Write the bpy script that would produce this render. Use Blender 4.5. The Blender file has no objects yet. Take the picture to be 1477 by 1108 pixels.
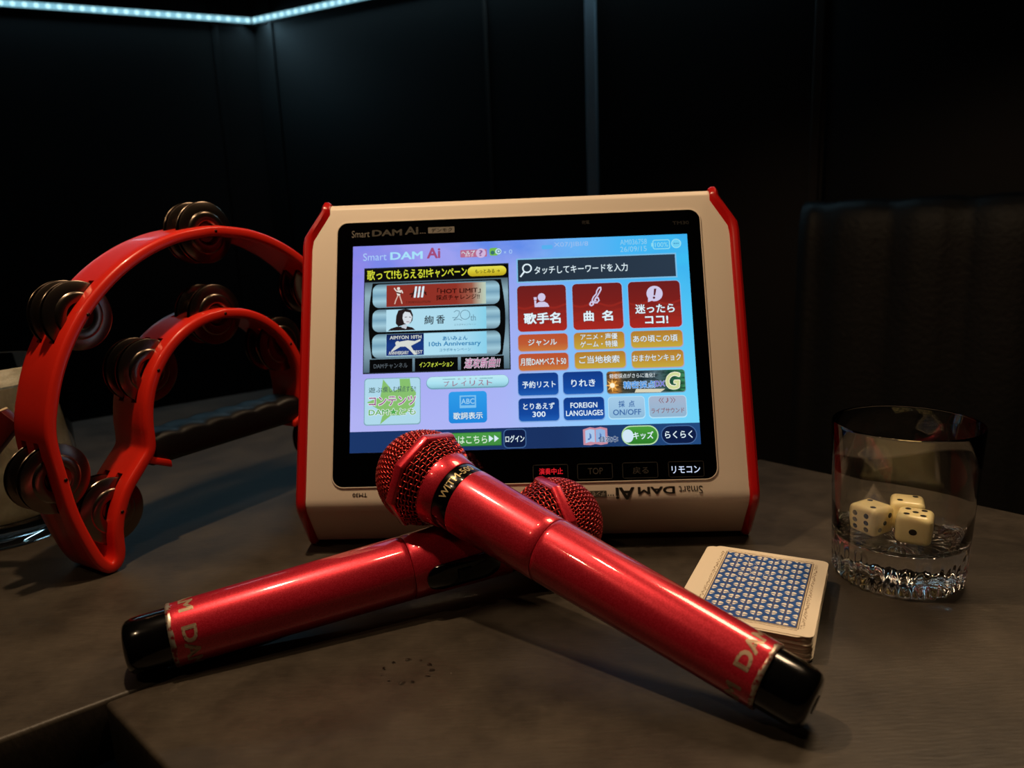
import bpy, bmesh, math, random
from math import sin, cos, pi, radians, sqrt, hypot, atan2
from mathutils import Vector, Matrix

random.seed(7)
scene = bpy.context.scene
COL = scene.collection
TZ = 0.70                                   # height of the table top above the floor


def lin(c):
    if isinstance(c, str):
        c = c.lstrip('#')
        c = tuple(int(c[i:i + 2], 16) / 255 for i in (0, 2, 4))
    return tuple((x / 12.92 if x <= .04045 else ((x + .055) / 1.055) ** 2.4) for x in c)


# ------------------------------------------------------------------ camera
PITCH, ROLL, EYE, FPX = radians(12.0155), radians(-2.274), 0.20998, 1110.0
_c, _s = cos(PITCH), sin(PITCH)
_base = Matrix(((1, 0, 0), (0, -_s, -_c), (0, _c, -_s)))
_cr, _sr = cos(ROLL), sin(ROLL)
_R = Matrix(((_cr, -_sr, 0), (_sr, _cr, 0), (0, 0, 1))) @ _base      # rows: right, down, forward
cam_data = bpy.data.cameras.new('camera')
cam_data.sensor_width = 36.0
cam_data.lens = FPX / 1477 * 36
cam_data.clip_start = 0.01
cam_data.dof.use_dof = True
cam_data.dof.focus_distance = 0.435
cam_data.dof.aperture_fstop = 9.0
cam = bpy.data.objects.new('camera', cam_data)
COL.objects.link(cam)
M = Matrix.Identity(4)
for i in range(3):
    M[i][0] = _R[0][i]
    M[i][1] = -_R[1][i]
    M[i][2] = -_R[2][i]
M[0][3], M[1][3], M[2][3] = 0, 0, TZ + EYE
cam.matrix_world = M
scene.camera = cam

# ------------------------------------------------------------------ world, exposure
scene.view_settings.view_transform = 'Standard'
scene.view_settings.look = 'None'
scene.view_settings.exposure = 0.0
scene.view_settings.gamma = 1.0
scene.view_settings.use_curve_mapping = False
world = bpy.data.worlds.new('world')
scene.world = world
world.use_nodes = True
bg = world.node_tree.nodes['Background']
bg.inputs[0].default_value = (0.5, 0.75, 1.0, 1)
bg.inputs[1].default_value = 0.0012
scene.cycles.sample_clamp_indirect = 6.0
scene.cycles.sample_clamp_direct = 0
scene.cycles.max_bounces = 14
scene.cycles.transmission_bounces = 12
scene.cycles.transparent_max_bounces = 12

# ------------------------------------------------------------------ lamps of the room, and a fill added for the glass


def lamp(name, kind, loc, power, color, radius=.02, target=None, **kw):
    d = bpy.data.lights.new(name, kind)
    d.energy = power
    d.color = color
    if kind in ('POINT', 'SPOT'):
        d.shadow_soft_size = radius
    for k, v in kw.items():
        setattr(d, k, v)
    o = bpy.data.objects.new(name, d)
    COL.objects.link(o)
    o.location = (loc[0], loc[1], loc[2] + TZ)
    if target is not None:
        t = Vector((target[0], target[1], target[2] + TZ))
        o.rotation_euler = (t - o.location).to_track_quat('-Z', 'Y').to_euler()
    return o


WARM = (1.0, 0.70, 0.42)
lamp('pendant_spotlight', 'SPOT', (-0.17, 0.40, 0.66), 9.0, WARM, .012, (-0.0, 0.42, 0.0),
     spot_size=radians(130), spot_blend=.8)
lamp('ceiling_spotlight', 'SPOT', (0.0, 0.355, 0.64), 1.5, WARM, .014, (0.0, 0.40, 0.0),
     spot_size=radians(130), spot_blend=.8)
lamp('ceiling_spotlight', 'SPOT', (-0.45, 0.0, 0.90), 2.6, WARM, .014, (0.0, 0.42, 0.03),
     spot_size=radians(60), spot_blend=.6)
lamp('glass_glint_fill', 'AREA', (0.55, 0.80, 1.00), .9, WARM, .02, (0.18, 0.42, 0.0), size=.26, spread=radians(70))  # unseen warm fill, added so the tumbler's rim and base catch glints

# ------------------------------------------------------------------ materials


def pmat(name, color, rough=.5, metal=0., coat=0., spec=.5, trans=0., ior=1.45, bump=None, mix=None, sss=0.):
    """Procedural principled material. bump=(scale, strength, distance); mix=(color2, scale, detail, lo, hi)."""
    m = bpy.data.materials.new(name)
    m.use_nodes = True
    nt = m.node_tree
    b = nt.nodes['Principled BSDF']
    c = lin(color)
    b.inputs['Base Color'].default_value = (*c, 1)
    b.inputs['Roughness'].default_value = rough
    b.inputs['Metallic'].default_value = metal
    b.inputs['Coat Weight'].default_value = coat
    b.inputs['Coat Roughness'].default_value = .06
    b.inputs['Specular IOR Level'].default_value = spec
    b.inputs['Transmission Weight'].default_value = trans
    b.inputs['IOR'].default_value = ior
    if sss:
        b.inputs['Subsurface Weight'].default_value = sss
        b.inputs['Subsurface Radius'].default_value = (.004, .003, .002)
        b.inputs['Subsurface Scale'].default_value = 1.0
    tc = nt.nodes.new('ShaderNodeTexCoord')
    if mix:
        n = nt.nodes.new('ShaderNodeTexNoise')
        n.inputs['Scale'].default_value = mix[1]
        n.inputs['Detail'].default_value = mix[2]
        nt.links.new(tc.outputs['Object'], n.inputs['Vector'])
        r = nt.nodes.new('ShaderNodeValToRGB')
        r.color_ramp.elements[0].position = mix[3]
        r.color_ramp.elements[1].position = mix[4]
        r.color_ramp.elements[0].color = (*c, 1)
        r.color_ramp.elements[1].color = (*lin(mix[0]), 1)
        nt.links.new(n.outputs['Fac'], r.inputs['Fac'])
        nt.links.new(r.outputs['Color'], b.inputs['Base Color'])
    if bump:
        n = nt.nodes.new('ShaderNodeTexNoise')
        n.inputs['Scale'].default_value = bump[0]
        n.inputs['Detail'].default_value = 4
        nt.links.new(tc.outputs['Object'], n.inputs['Vector'])
        bp = nt.nodes.new('ShaderNodeBump')
        bp.inputs['Strength'].default_value = bump[1]
        bp.inputs['Distance'].default_value = bump[2]
        nt.links.new(n.outputs['Fac'], bp.inputs['Height'])
        nt.links.new(bp.outputs['Normal'], b.inputs['Normal'])
    return m


_emi = {}


def emi(color, strength=1.0):
    key = (color, strength)
    if key in _emi:
        return _emi[key]
    m = bpy.data.materials.new('display_light')
    m.use_nodes = True
    nt = m.node_tree
    b = nt.nodes['Principled BSDF']
    b.inputs['Base Color'].default_value = (0, 0, 0, 1)
    b.inputs['Roughness'].default_value = .25
    b.inputs['Specular IOR Level'].default_value = .1
    b.inputs['Emission Color'].default_value = (*lin(color), 1)
    b.inputs['Emission Strength'].default_value = strength
    _emi[key] = m
    return m


def emi_ramp(name, stops, axis='Y', noise=None):
    """Lit display colour that runs along the picture shown on the screen (a gradient of the picture itself)."""
    m = bpy.data.materials.new(name)
    m.use_nodes = True
    nt = m.node_tree
    b = nt.nodes['Principled BSDF']
    b.inputs['Base Color'].default_value = (0, 0, 0, 1)
    b.inputs['Roughness'].default_value = .25
    b.inputs['Specular IOR Level'].default_value = .1
    uv = nt.nodes.new('ShaderNodeUVMap')
    uv.uv_map = 'UVMap'
    sep = nt.nodes.new('ShaderNodeSeparateXYZ')
    nt.links.new(uv.outputs['UV'], sep.inputs[0])
    r = nt.nodes.new('ShaderNodeValToRGB')
    els = r.color_ramp.elements
    while len(els) < len(stops):
        els.new(.5)
    for e, (p, c) in zip(els, stops):
        e.position = p
        e.color = (*lin(c), 1)
    nt.links.new(sep.outputs[axis], r.inputs['Fac'])
    out = r.outputs['Color']
    if noise:
        n = nt.nodes.new('ShaderNodeTexNoise')
        n.inputs['Scale'].default_value = noise[1]
        n.inputs['Detail'].default_value = 6
        nt.links.new(uv.outputs['UV'], n.inputs['Vector'])
        rr = nt.nodes.new('ShaderNodeValToRGB')
        rr.color_ramp.elements[0].position = noise[2]
        rr.color_ramp.elements[1].position = noise[3]
        rr.color_ramp.elements[0].color = (0, 0, 0, 1)
        rr.color_ramp.elements[1].color = (noise[4],) * 3 + (1,)
        nt.links.new(n.outputs['Fac'], rr.inputs['Fac'])
        fac = rr.outputs['Color']
        if len(noise) > 5:                       # the cloud sits towards the top of the picture
            mr = nt.nodes.new('ShaderNodeMapRange')
            mr.inputs[1].default_value = noise[5]
            mr.inputs[2].default_value = 1.0
            nt.links.new(sep.outputs['Y'], mr.inputs[0])
            mu = nt.nodes.new('ShaderNodeMath')
            mu.operation = 'MULTIPLY'
            nt.links.new(fac, mu.inputs[0])
            nt.links.new(mr.outputs[0], mu.inputs[1])
            fac = mu.outputs[0]
        mx = nt.nodes.new('ShaderNodeMixRGB')
        nt.links.new(fac, mx.inputs['Fac'])
        nt.links.new(out, mx.inputs['Color1'])
        mx.inputs['Color2'].default_value = (*lin(noise[0]), 1)
        out = mx.outputs['Color']
    nt.links.new(out, b.inputs['Emission Color'])
    b.inputs['Emission Strength'].default_value = 1.0
    return m


def paint_red():
    m = pmat('red_metal_flake_paint', (.64, .06, .10), .34, .5, 1.0, .5)
    nt = m.node_tree
    b = nt.nodes['Principled BSDF']
    tc = nt.nodes.new('ShaderNodeTexCoord')
    v = nt.nodes.new('ShaderNodeTexVoronoi')
    v.inputs['Scale'].default_value = 2600
    nt.links.new(tc.outputs['Object'], v.inputs['Vector'])
    r = nt.nodes.new('ShaderNodeValToRGB')
    r.color_ramp.elements[0].color = (*lin((.70, .05, .13)), 1)
    r.color_ramp.elements[1].color = (*lin((.88, .20, .29)), 1)
    nt.links.new(v.outputs['Color'], r.inputs['Fac'])
    nt.links.new(r.outputs['Color'], b.inputs['Base Color'])
    return m


def table_mat():
    m = pmat('dark_stone_laminate', (.2, .18, .155), .42, 0, 0, .35)
    nt = m.node_tree
    b = nt.nodes['Principled BSDF']
    tc = nt.nodes.new('ShaderNodeTexCoord')
    a = nt.nodes.new('ShaderNodeTexNoise')
    a.inputs['Scale'].default_value = 14
    a.inputs['Detail'].default_value = 9
    a.inputs['Roughness'].default_value = .68
    nt.links.new(tc.outputs['Object'], a.inputs['Vector'])
    r = nt.nodes.new('ShaderNodeValToRGB')
    r.color_ramp.elements[0].position = .30
    r.color_ramp.elements[1].position = .72
    r.color_ramp.elements[0].color = (*lin((.155, .136, .116)), 1)
    r.color_ramp.elements[1].color = (*lin((.31, .280, .242)), 1)
    nt.links.new(a.outputs['Fac'], r.inputs['Fac'])
    # fine brushed grain
    mp = nt.nodes.new('ShaderNodeMapping')
    mp.inputs['Rotation'].default_value = (0, 0, radians(-38))
    mp.inputs['Scale'].default_value = (60, 420, 100)
    nt.links.new(tc.outputs['Object'], mp.inputs['Vector'])
    g = nt.nodes.new('ShaderNodeTexNoise')
    g.inputs['Scale'].default_value = 1.6
    g.inputs['Detail'].default_value = 5
    nt.links.new(mp.outputs['Vector'], g.inputs['Vector'])
    mx = nt.nodes.new('ShaderNodeMixRGB')
    mx.blend_type = 'OVERLAY'
    mx.inputs['Fac'].default_value = .22
    nt.links.new(r.outputs['Color'], mx.inputs['Color1'])
    nt.links.new(g.outputs['Fac'], mx.inputs['Color2'])
    # sparse pale scuffs
    w = nt.nodes.new('ShaderNodeTexNoise')
    w.inputs['Scale'].default_value = 26
    w.inputs['Detail'].default_value = 10
    w.inputs['Roughness'].default_value = .8
    nt.links.new(tc.outputs['Object'], w.inputs['Vector'])
    wr = nt.nodes.new('ShaderNodeValToRGB')
    wr.color_ramp.elements[0].position = .60
    wr.color_ramp.elements[1].position = .80
    wr.color_ramp.elements[0].color = (0, 0, 0, 1)
    wr.color_ramp.elements[1].color = (.5, .5, .5, 1)
    nt.links.new(w.outputs['Fac'], wr.inputs['Fac'])
    m2 = nt.nodes.new('ShaderNodeMixRGB')
    nt.links.new(wr.outputs['Color'], m2.inputs['Fac'])
    nt.links.new(mx.outputs['Color'], m2.inputs['Color1'])
    m2.inputs['Color2'].default_value = (*lin((.42, .38, .33)), 1)
    nt.links.new(m2.outputs['Color'], b.inputs['Base Color'])
    rr = nt.nodes.new('ShaderNodeMapRange')
    rr.inputs[3].default_value = .34
    rr.inputs[4].default_value = .56
    nt.links.new(a.outputs['Fac'], rr.inputs[0])
    nt.links.new(rr.outputs[0], b.inputs['Roughness'])
    bp = nt.nodes.new('ShaderNodeBump')
    bp.inputs['Strength'].default_value = .35
    bp.inputs['Distance'].default_value = .0004
    nt.links.new(g.outputs['Fac'], bp.inputs['Height'])
    nt.links.new(bp.outputs['Normal'], b.inputs['Normal'])
    return m


MAT = dict(
    table=table_mat(),
    table_leg=pmat('black_powder_coat', (.05, .05, .05), .5),
    wall=pmat('dark_lacquered_panel', (.105, .10, .097), .40, 0, .0, .4, bump=(30, .12, .002), mix=((.14, .12, .105), 3.0, 8, .45, .8)),
    trim=pmat('brushed_aluminium', (.64, .67, .70), .5, .25),
    seam=pmat('dark_brown_edging', (.20, .15, .12), .5),
    floor=pmat('black_carpet', (.045, .045, .05), .9, bump=(300, .4, .003)),
    leather=pmat('black_leather', (.085, .08, .076), .5, 0, 0, .4, bump=(160, .22, .003)),
    red=paint_red(),
    wire=pmat('red_lacquered_wire', (.74, .20, .19), .28, .7, .5),
    foam=pmat('black_foam', (.035, .02, .02), .95),
    black=pmat('black_gloss_plastic', (.018, .018, .02), .16, 0, .5),
    rubber=pmat('black_rubber', (.035, .036, .04), .42, bump=(900, .2, .0003)),
    silver=pmat('worn_silver_edge', (.70, .66, .60), .38, .7, mix=((.55, .12, .12), 400, 4, .48, .6)),
    foil=pmat('silver_foil_lettering', (.72, .62, .52), .42, .45, mix=((.55, .25, .22), 700, 5, .58, .74)),
    gold=pmat('pale_gold_print', (.80, .72, .52), .4, .3),
    tam=pmat('red_moulded_plastic', (.80, .14, .085), .33, 0, .2, .45),
    jingle=pmat('nickel_jingle', (.50, .45, .41), .24, 1.0),
    pin=pmat('dark_steel_pin', (.20, .12, .10), .4, .8),
    beige=pmat('cream_matte_plastic', (.84, .79, .73), .42, 0, .0, .45, bump=(2500, .08, .0002)),
    capred=pmat('red_gloss_plastic', (.66, .055, .05), .28, 0, .4),
    glassblack=pmat('black_bezel_glass', (.010, .010, .011), .05, 0, 0, .35),
    ink=pmat('dark_grey_ink', (.20, .18, .15), .6),
    ink2=pmat('grey_bezel_ink', (.36, .34, .31), .6),
    ink3=pmat('dim_bezel_ink', (.15, .14, .13), .6),
    card=pmat('cream_card_stock', (.90, .85, .76), .5),
    cardedge=pmat('card_stock_edge', (.80, .74, .66), .7),
    blue=pmat('blue_card_print', (.10, .33, .64), .42, mix=((.08, .27, .55), 160, 3, .4, .7)),
    white=pmat('white_card_print', (.93, .91, .86), .5),
    bronze=pmat('bronze_card_print', (.42, .33, .20), .45),
    sepia=pmat('sepia_card_print', (.64, .56, .46), .6),
    die=pmat('ivory_resin', (.95, .89, .68), .22, 0, .3, .5, sss=.25),
    pip=pmat('black_pip_paint', (.03, .028, .03), .3),
    glass=pmat('clear_glass', (.97, .97, .96), .0, 0, 0, .5, 1.0, 1.48),
    frost=pmat('melting_ice_water', (.92, .89, .80), .34, 0, 0, .5, .35, 1.33, bump=(70, .8, .005), mix=((.70, .66, .56), 38, 6, .45, .7)),
    stick=pmat('dark_red_lacquer', (.30, .05, .04), .35),
    sticktop=pmat('pale_bar_edge', (.80, .70, .55), .5),
    water=pmat('water', (1, 1, 1), .0, 0, 0, .5, 1.0, 1.33),
)

# ------------------------------------------------------------------ mesh helpers


class MB:
    """Collects faces with material slots and links them as one mesh object."""

    def __init__(self):
        self.v, self.f, self.m, self.mats, self.uv = [], [], [], [], {}
        self.smooth = []

    def mi(self, mat):
        if mat not in self.mats:
            self.mats.append(mat)
        return self.mats.index(mat)

    def add(self, verts, faces, mat, smooth=False, uvs=None):
        o = len(self.v)
        self.v += [tuple(p) for p in verts]
        k = self.mi(mat)
        for f in faces:
            if uvs is not None:
                self.uv[len(self.f)] = [uvs[i] for i in f]
            self.f.append(tuple(i + o for i in f))
            self.m.append(k)
            self.smooth.append(smooth)
        return self

    def tube(self, pts, r, mat, n=6, closed=False, caps=True, smooth=True):
        pts = [Vector(p) for p in pts]
        N = len(pts)
        rad = r if isinstance(r, (list, tuple)) else [r] * N
        t0 = (pts[1] - pts[0]).normalized()
        up = Vector((0, 0, 1)) if abs(t0.z) < .9 else Vector((1, 0, 0))
        nrm = t0.cross(up).normalized()
        V, F = [], []
        for i in range(N):
            if closed:
                t = (pts[(i + 1) % N] - pts[i - 1]).normalized()
            else:
                t = (pts[min(i + 1, N - 1)] - pts[max(i - 1, 0)]).normalized()
            nrm = (nrm - t * nrm.dot(t)).normalized()
            b = t.cross(nrm)
            for k in range(n):
                a = 2 * pi * k / n
                V.append(pts[i] + (nrm * cos(a) + b * sin(a)) * rad[i])
        for i in range(N if closed else N - 1):
            j = (i + 1) % N
            for k in range(n):
                F.append((i * n + k, i * n + (k + 1) % n, j * n + (k + 1) % n, j * n + k))
        if caps and not closed:
            F.append(tuple(range(n))[::-1])
            F.append(tuple((N - 1) * n + k for k in range(n)))
        return self.add(V, F, mat, smooth)

    def lathe(self, prof, mat, n=64, smooth=True, mod=None):
        V, F = [], []
        for i, (r, z) in enumerate(prof):
            for k in range(n):
                a = 2 * pi * k / n
                rr, zz = (r, z) if mod is None else mod(i, r, z, a)
                V.append((rr * cos(a), rr * sin(a), zz))
        for i in range(len(prof) - 1):
            for k in range(n):
                F.append((i * n + k, i * n + (k + 1) % n, (i + 1) * n + (k + 1) % n, (i + 1) * n + k))
        return self.add(V, F, mat, smooth)

    def box(self, x0, x1, y0, y1, z0, z1, mat):
        V = [(x, y, z) for z in (z0, z1) for y in (y0, y1) for x in (x0, x1)]
        F = [(0, 2, 3, 1), (4, 5, 7, 6), (0, 1, 5, 4), (1, 3, 7, 5), (3, 2, 6, 7), (2, 0, 4, 6)]
        return self.add(V, F, mat)

    def prism(self, poly, z0, z1, mat):
        n = len(poly)
        V = [(x, y, z0) for x, y in poly] + [(x, y, z1) for x, y in poly]
        F = [tuple(range(n))[::-1], tuple(range(n, 2 * n))]
        F += [(i, (i + 1) % n, n + (i + 1) % n, n + i) for i in range(n)]
        return self.add(V, F, mat)

    def build(self, name, parent=None, bevel=0., segs=2, xf=None, weld=False, recalc=True, autosmooth=None):
        me = bpy.data.meshes.new(name)
        vs = [xf @ Vector(p) for p in self.v] if xf is not None else self.v
        me.from_pydata([tuple(p) for p in vs], [], self.f)
        for m in self.mats:
            me.materials.append(m)
        for p, k, s in zip(me.polygons, self.m, self.smooth):
            p.material_index = k
            p.use_smooth = s
        if self.uv:
            lay = me.uv_layers.new(name='UVMap')
            for fi, uvs in self.uv.items():
                for li, q in zip(me.polygons[fi].loop_indices, uvs):
                    lay.data[li].uv = q
        bm = bmesh.new()
        bm.from_mesh(me)
        if weld:
            bmesh.ops.remove_doubles(bm, verts=bm.verts, dist=1e-6)
        if recalc:
            bmesh.ops.recalc_face_normals(bm, faces=bm.faces)
        if bevel:
            ed = [e for e in bm.edges if len(e.link_faces) == 2 and e.calc_face_angle(0) > radians(25)]
            bmesh.ops.bevel(bm, geom=ed, offset=bevel, segments=segs, profile=.5, affect='EDGES', clamp_overlap=True)
            for f in bm.faces:
                f.smooth = True
        bm.to_mesh(me)
        bm.free()
        if bevel or autosmooth:
            me.set_sharp_from_angle(angle=radians(autosmooth or 40))
        o = bpy.data.objects.new(name, me)
        COL.objects.link(o)
        if parent is not None:
            o.parent = parent
        return o


def thing(name, label, cat, loc, rot=None, group=None):
    o = bpy.data.objects.new(name, None)
    o.empty_display_size = .02
    COL.objects.link(o)
    o.location = (loc[0], loc[1], loc[2] + TZ)
    if rot is not None:
        o.rotation_euler = rot
    return tag(o, label, cat, group)


def tag(o, label, cat, group=None):
    o['label'] = label
    o['category'] = cat
    if group:
        o['group'] = group
    return o


def struct(o):
    o['kind'] = 'structure'
    o.location.z += TZ
    return o


_text = {}


def text_shape(s, bold=0.):
    """Flat glyph outlines of one line: vertices and faces, normalised to their own box (bold: overlapping strokes)."""
    key = (s, bold)
    if key in _text:
        return _text[key]
    cu = bpy.data.curves.new('lettering', 'FONT')
    cu.body = s
    cu.resolution_u = 3
    o = bpy.data.objects.new('lettering', cu)
    COL.objects.link(o)
    dg = bpy.context.evaluated_depsgraph_get()
    me = bpy.data.meshes.new_from_object(o.evaluated_get(dg))
    V0 = [(v.co.x, v.co.y) for v in me.vertices]
    F0 = [tuple(p.vertices) for p in me.polygons]
    bpy.data.objects.remove(o)
    bpy.data.curves.remove(cu)
    bpy.data.meshes.remove(me)
    offs = [(0, 0)]
    if bold > .001:
        nb_ = 6 if bold < .025 else 10
        offs = [(bold * cos(2 * pi * i / nb_), bold * sin(2 * pi * i / nb_)) for i in range(nb_)]
        if bold > .025:
            offs += [(bold * .5 * cos(2 * pi * i / 5), bold * .5 * sin(2 * pi * i / 5)) for i in range(5)]
    V, F = [], []
    for dx, dy in offs:
        k = len(V)
        V += [(x + dx, y + dy) for x, y in V0]
        F += [tuple(i + k for i in f) for f in F0]
    x0, x1 = min(v[0] for v in V), max(v[0] for v in V)
    y0, y1 = min(v[1] for v in V), max(v[1] for v in V)
    V = [((x - x0) / (x1 - x0), (y - y0) / (y1 - y0)) for x, y in V]
    _text[key] = (V, F, (x1 - x0), (y1 - y0))
    return _text[key]


def rrect(x0, y0, x1, y1, r, n=6):
    r = min(r, abs(x1 - x0) / 2, abs(y1 - y0) / 2)
    P = []
    for cx, cy, a0 in ((x1 - r, y1 - r, 0), (x0 + r, y1 - r, 90), (x0 + r, y0 + r, 180), (x1 - r, y0 + r, 270)):
        for k in range(n + 1):
            a = radians(a0 + 90 * k / n)
            P.append((cx + r * cos(a), cy + r * sin(a)))
    return P


# ------------------------------------------------------------------ the room
C0 = Vector((-.527, 1.789, 0))
DL = Vector((-.901, -.434, 0)).normalized()
DR = Vector((.8807, -.4737, 0)).normalized()


def wall(name, a, d, length, z0, z1, thick, outward):
    n = outward.normalized()
    b = a + d * length
    poly = [(a.x, a.y), (b.x, b.y), (b.x + n.x * thick, b.y + n.y * thick), (a.x + n.x * thick, a.y + n.y * thick)]
    return struct(MB().prism(poly, z0, z1, MAT['wall']).build(name))


NL = Vector((-DL.y, DL.x, 0))
NL = NL if NL.dot(Vector((0, 1, 0))) > 0 else -NL
NR = Vector((-DR.y, DR.x, 0))
wall('wall_left', C0 + DL * -.0, DL, 1.9, -.70, 1.5, .06, NL)
wall('wall_back', C0, DR, 1.163, -.70, 1.5, .06, NR)
P2 = C0 + DR * 1.163
D3 = Vector((.74, -.67, 0)).normalized()
N3 = Vector((.67, .74, 0))
wall('wall_right', P2 + D3 * .004, D3, 1.8, -.70, 1.5, .06, N3)
struct(MB().box(-2.4, 2.4, -.7, 2.4, -.74, -.70, MAT['floor']).build('floor'))


def strip_on_wall(name, t, wd, mat, proud=.006, z0=-.70, z1=1.5, d=DR, n=NR):
    a = C0 + d * (t - wd / 2)
    b = C0 + d * (t + wd / 2)
    q = -n * proud
    poly = [(a.x, a.y), (b.x, b.y), (b.x + q.x, b.y + q.y), (a.x + q.x, a.y + q.y)]
    return struct(MB().prism(poly, z0, z1, mat).build(name, bevel=.001, segs=1))


strip_on_wall('trim_1', .781, .019, MAT['trim'], .008)
strip_on_wall('trim_2', .573, .006, MAT['seam'], .003)
strip_on_wall('trim_3', 1.150, .014, MAT['seam'], .004)
strip_on_wall('trim_4', .05, .010, MAT['wall'], .004)
strip_on_wall('trim_5', .08, .010, MAT['wall'], .004, d=DL, n=NL)

# LED strips: channel, backing tape and single lamps
ZS = .65


def led_mat():
    m = emi('#b4e6f0', 1.5)
    return m


def led_strip(name, label, d, n, length, power):
    root = thing(name, label, 'led strip', (C0.x, C0.y, ZS))
    q = -n
    up = Vector((0, 0, 1))

    def P(t, o, z):
        v = d * t + q * o + up * z
        return (v.x, v.y, v.z)
    ch = MB()
    V = [P(t, o, z) for t in (.004, length) for z in (-.010, .010) for o in (.001, .005)]
    F = [(0, 1, 3, 2), (4, 6, 7, 5), (0, 4, 5, 1), (2, 3, 7, 6), (0, 2, 6, 4), (1, 5, 7, 3)]
    ch.add(V, F, MAT['table_leg'])
    ch.build('mounting_channel', root)
    tp = MB()
    V = [P(t, o, z) for t in (.005, length) for z in (-.0056, .0056) for o in (.0052, .0062)]
    tp.add(V, F, emi('#8ccbe0', 1.0))
    tp.build('glowing_tape', root)
    k = 0
    t = .012
    while t < length and k < 62:
        e = MB()
        cxx = d * t + q * .0064
        ring = [(cxx + d * (cos(a) * .0042) + up * (sin(a) * .0042)) for a in [2 * pi * i / 14 for i in range(14)]]
        top = [p + q * .0016 for p in ring]
        V = [tuple(p) for p in ring + top]
        F2 = [(i, (i + 1) % 14, 14 + (i + 1) % 14, 14 + i) for i in range(14)] + [tuple(range(14, 28))]
        e.add(V, F2, led_mat())
        e.build('led_bulb', root)
        t += .0195
        k += 1
    return root


led_strip('led_strip', 'glowing blue-white LED strip on the dark wall left of the corner', DL, NL, 1.0, 1)
led_strip('led_strip', 'glowing blue-white LED strip rising along the dark wall right of the corner', DR, NR, 1.12, 1)


def strip_lamp(a, d, n, length, power):
    mid = a + d * (length / 2) - n * .03
    L = bpy.data.lights.new('led_strip_light', 'AREA')
    L.shape = 'RECTANGLE'
    L.size = length
    L.size_y = .014
    L.energy = power
    L.color = (.42, .78, 1.0)
    o = bpy.data.objects.new('led_strip_light', L)
    COL.objects.link(o)
    z = -((-n * .6 + Vector((0, 0, -.8))).normalized())       # lamp shines along its -Z: out from the wall and down
    x = d.normalized()
    y = z.cross(x)
    m = Matrix((x, y, z)).transposed().to_4x4()
    m.translation = Vector((mid.x, mid.y, ZS + TZ))
    o.matrix_world = m


strip_lamp(C0, DL, NL, 1.0, .4)
strip_lamp(C0, DR, NR, 1.12, .55)

# sofa along the right wall
sofa = thing('sofa', 'low black leather sofa back along the dark wall at right', 'sofa', (P2.x, P2.y, -TZ))
ang = atan2(D3.y, D3.x)
sofa.rotation_euler = (0, 0, ang)


def cushion_grid(x0, x1, y0, y1, z0, z1, mat, folds):
    b = MB()
    nx, ns = 90, 28
    V, F = [], []
    for i in range(nx + 1):
        x = x0 + (x1 - x0) * i / nx
        for k in range(ns):
            a = 2 * pi * k / ns
            e = .28
            cy = math.copysign(abs(cos(a)) ** e, cos(a))
            cz = math.copysign(abs(sin(a)) ** e, sin(a))
            w = 1 - folds * abs(sin(x * 34)) ** 8
            V.append((x, (y0 + y1) / 2 + cy * (y1 - y0) / 2 * w, (z0 + z1) / 2 + cz * (z1 - z0) / 2 * (1 - folds * .12 * abs(sin(x * 34)) ** 10)))
    for i in range(nx):
        for k in range(ns):
            F.append((i * ns + k, i * ns + (k + 1) % ns, (i + 1) * ns + (k + 1) % ns, (i + 1) * ns + k))
    F.append(tuple(range(ns)))
    F.append(tuple(nx * ns + k for k in range(ns))[::-1])
    return b.add(V, F, mat, True)


cushion_grid(.02, 1.45, -.14, -.015, .42, .92, MAT['leather'], .12).build('backrest', sofa)
cushion_grid(.02, 1.45, -.46, -.10, .20, .42, MAT['leather'], .05).build('seat', sofa)
MB().box(.04, 1.43, -.44, -.02, .0, .21, MAT['table_leg']).build('base', sofa, bevel=.005)

# ------------------------------------------------------------------ tables
SA = Vector((-.1941, .3186, 0))
SD = Vector((.787, .617, 0)).normalized()
SN = Vector((-SD.y, SD.x, 0))
GAP = .0006


def tpoly(pts):
    return [(p.x, p.y) for p in pts]


rear_pts = [SA + SD * -1.05 + SN * GAP, SA + SD * .515 + SN * GAP]
rb = SA + SD * .515 + SN * .634
rear_pts += [rb - SN * .05, rb - SN * .012 - SD * .012, rb - SD * .05, SA + SD * -1.05 + SN * .634]
rt = thing('table', 'dark stone-look table behind the seam, tambourine and glass jar on it', 'table', (0, 0, 0))
MB().prism(tpoly(rear_pts), -.032, 0, MAT['table']).build('table_top', rt, bevel=.0022, segs=3)
m_ = SA + SD * -.2 + SN * .32
MB().prism(rrect(m_.x - .05, m_.y - .05, m_.x + .05, m_.y + .05, .02), -.688, -.032, MAT['table_leg']).build('leg', rt)
MB().prism(rrect(m_.x - .22, m_.y - .22, m_.x + .22, m_.y + .22, .05), -.70, -.688, MAT['table_leg']).build('foot_plate', rt)

ft = thing('table', 'dark stone-look table in front, playing cards and dice tumbler on it', 'table', (0, 0, 0))
left_dir = Vector((.722, -.692, 0)).normalized()
f_pts = [SA - SN * GAP, SA + left_dir * .55, Vector((.55, -.06, 0)), Vector((.62, .10, 0)), Vector((.47, .355, 0)), Vector((.3459, .4926, 0)),
         Vector((.3253, .5155, 0)), Vector((.2428, .6018, 0)), SA + SD * .515 - SN * GAP]
MB().prism(tpoly(f_pts), -.032, 0, MAT['table']).build('table_top', ft, bevel=.0022, segs=3)
MB().prism(rrect(.20, .20, .30, .30, .02), -.688, -.032, MAT['table_leg']).build('leg', ft)
MB().prism(rrect(.03, .03, .47, .47, .05), -.70, -.688, MAT['table_leg']).build('foot_plate', ft)

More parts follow.
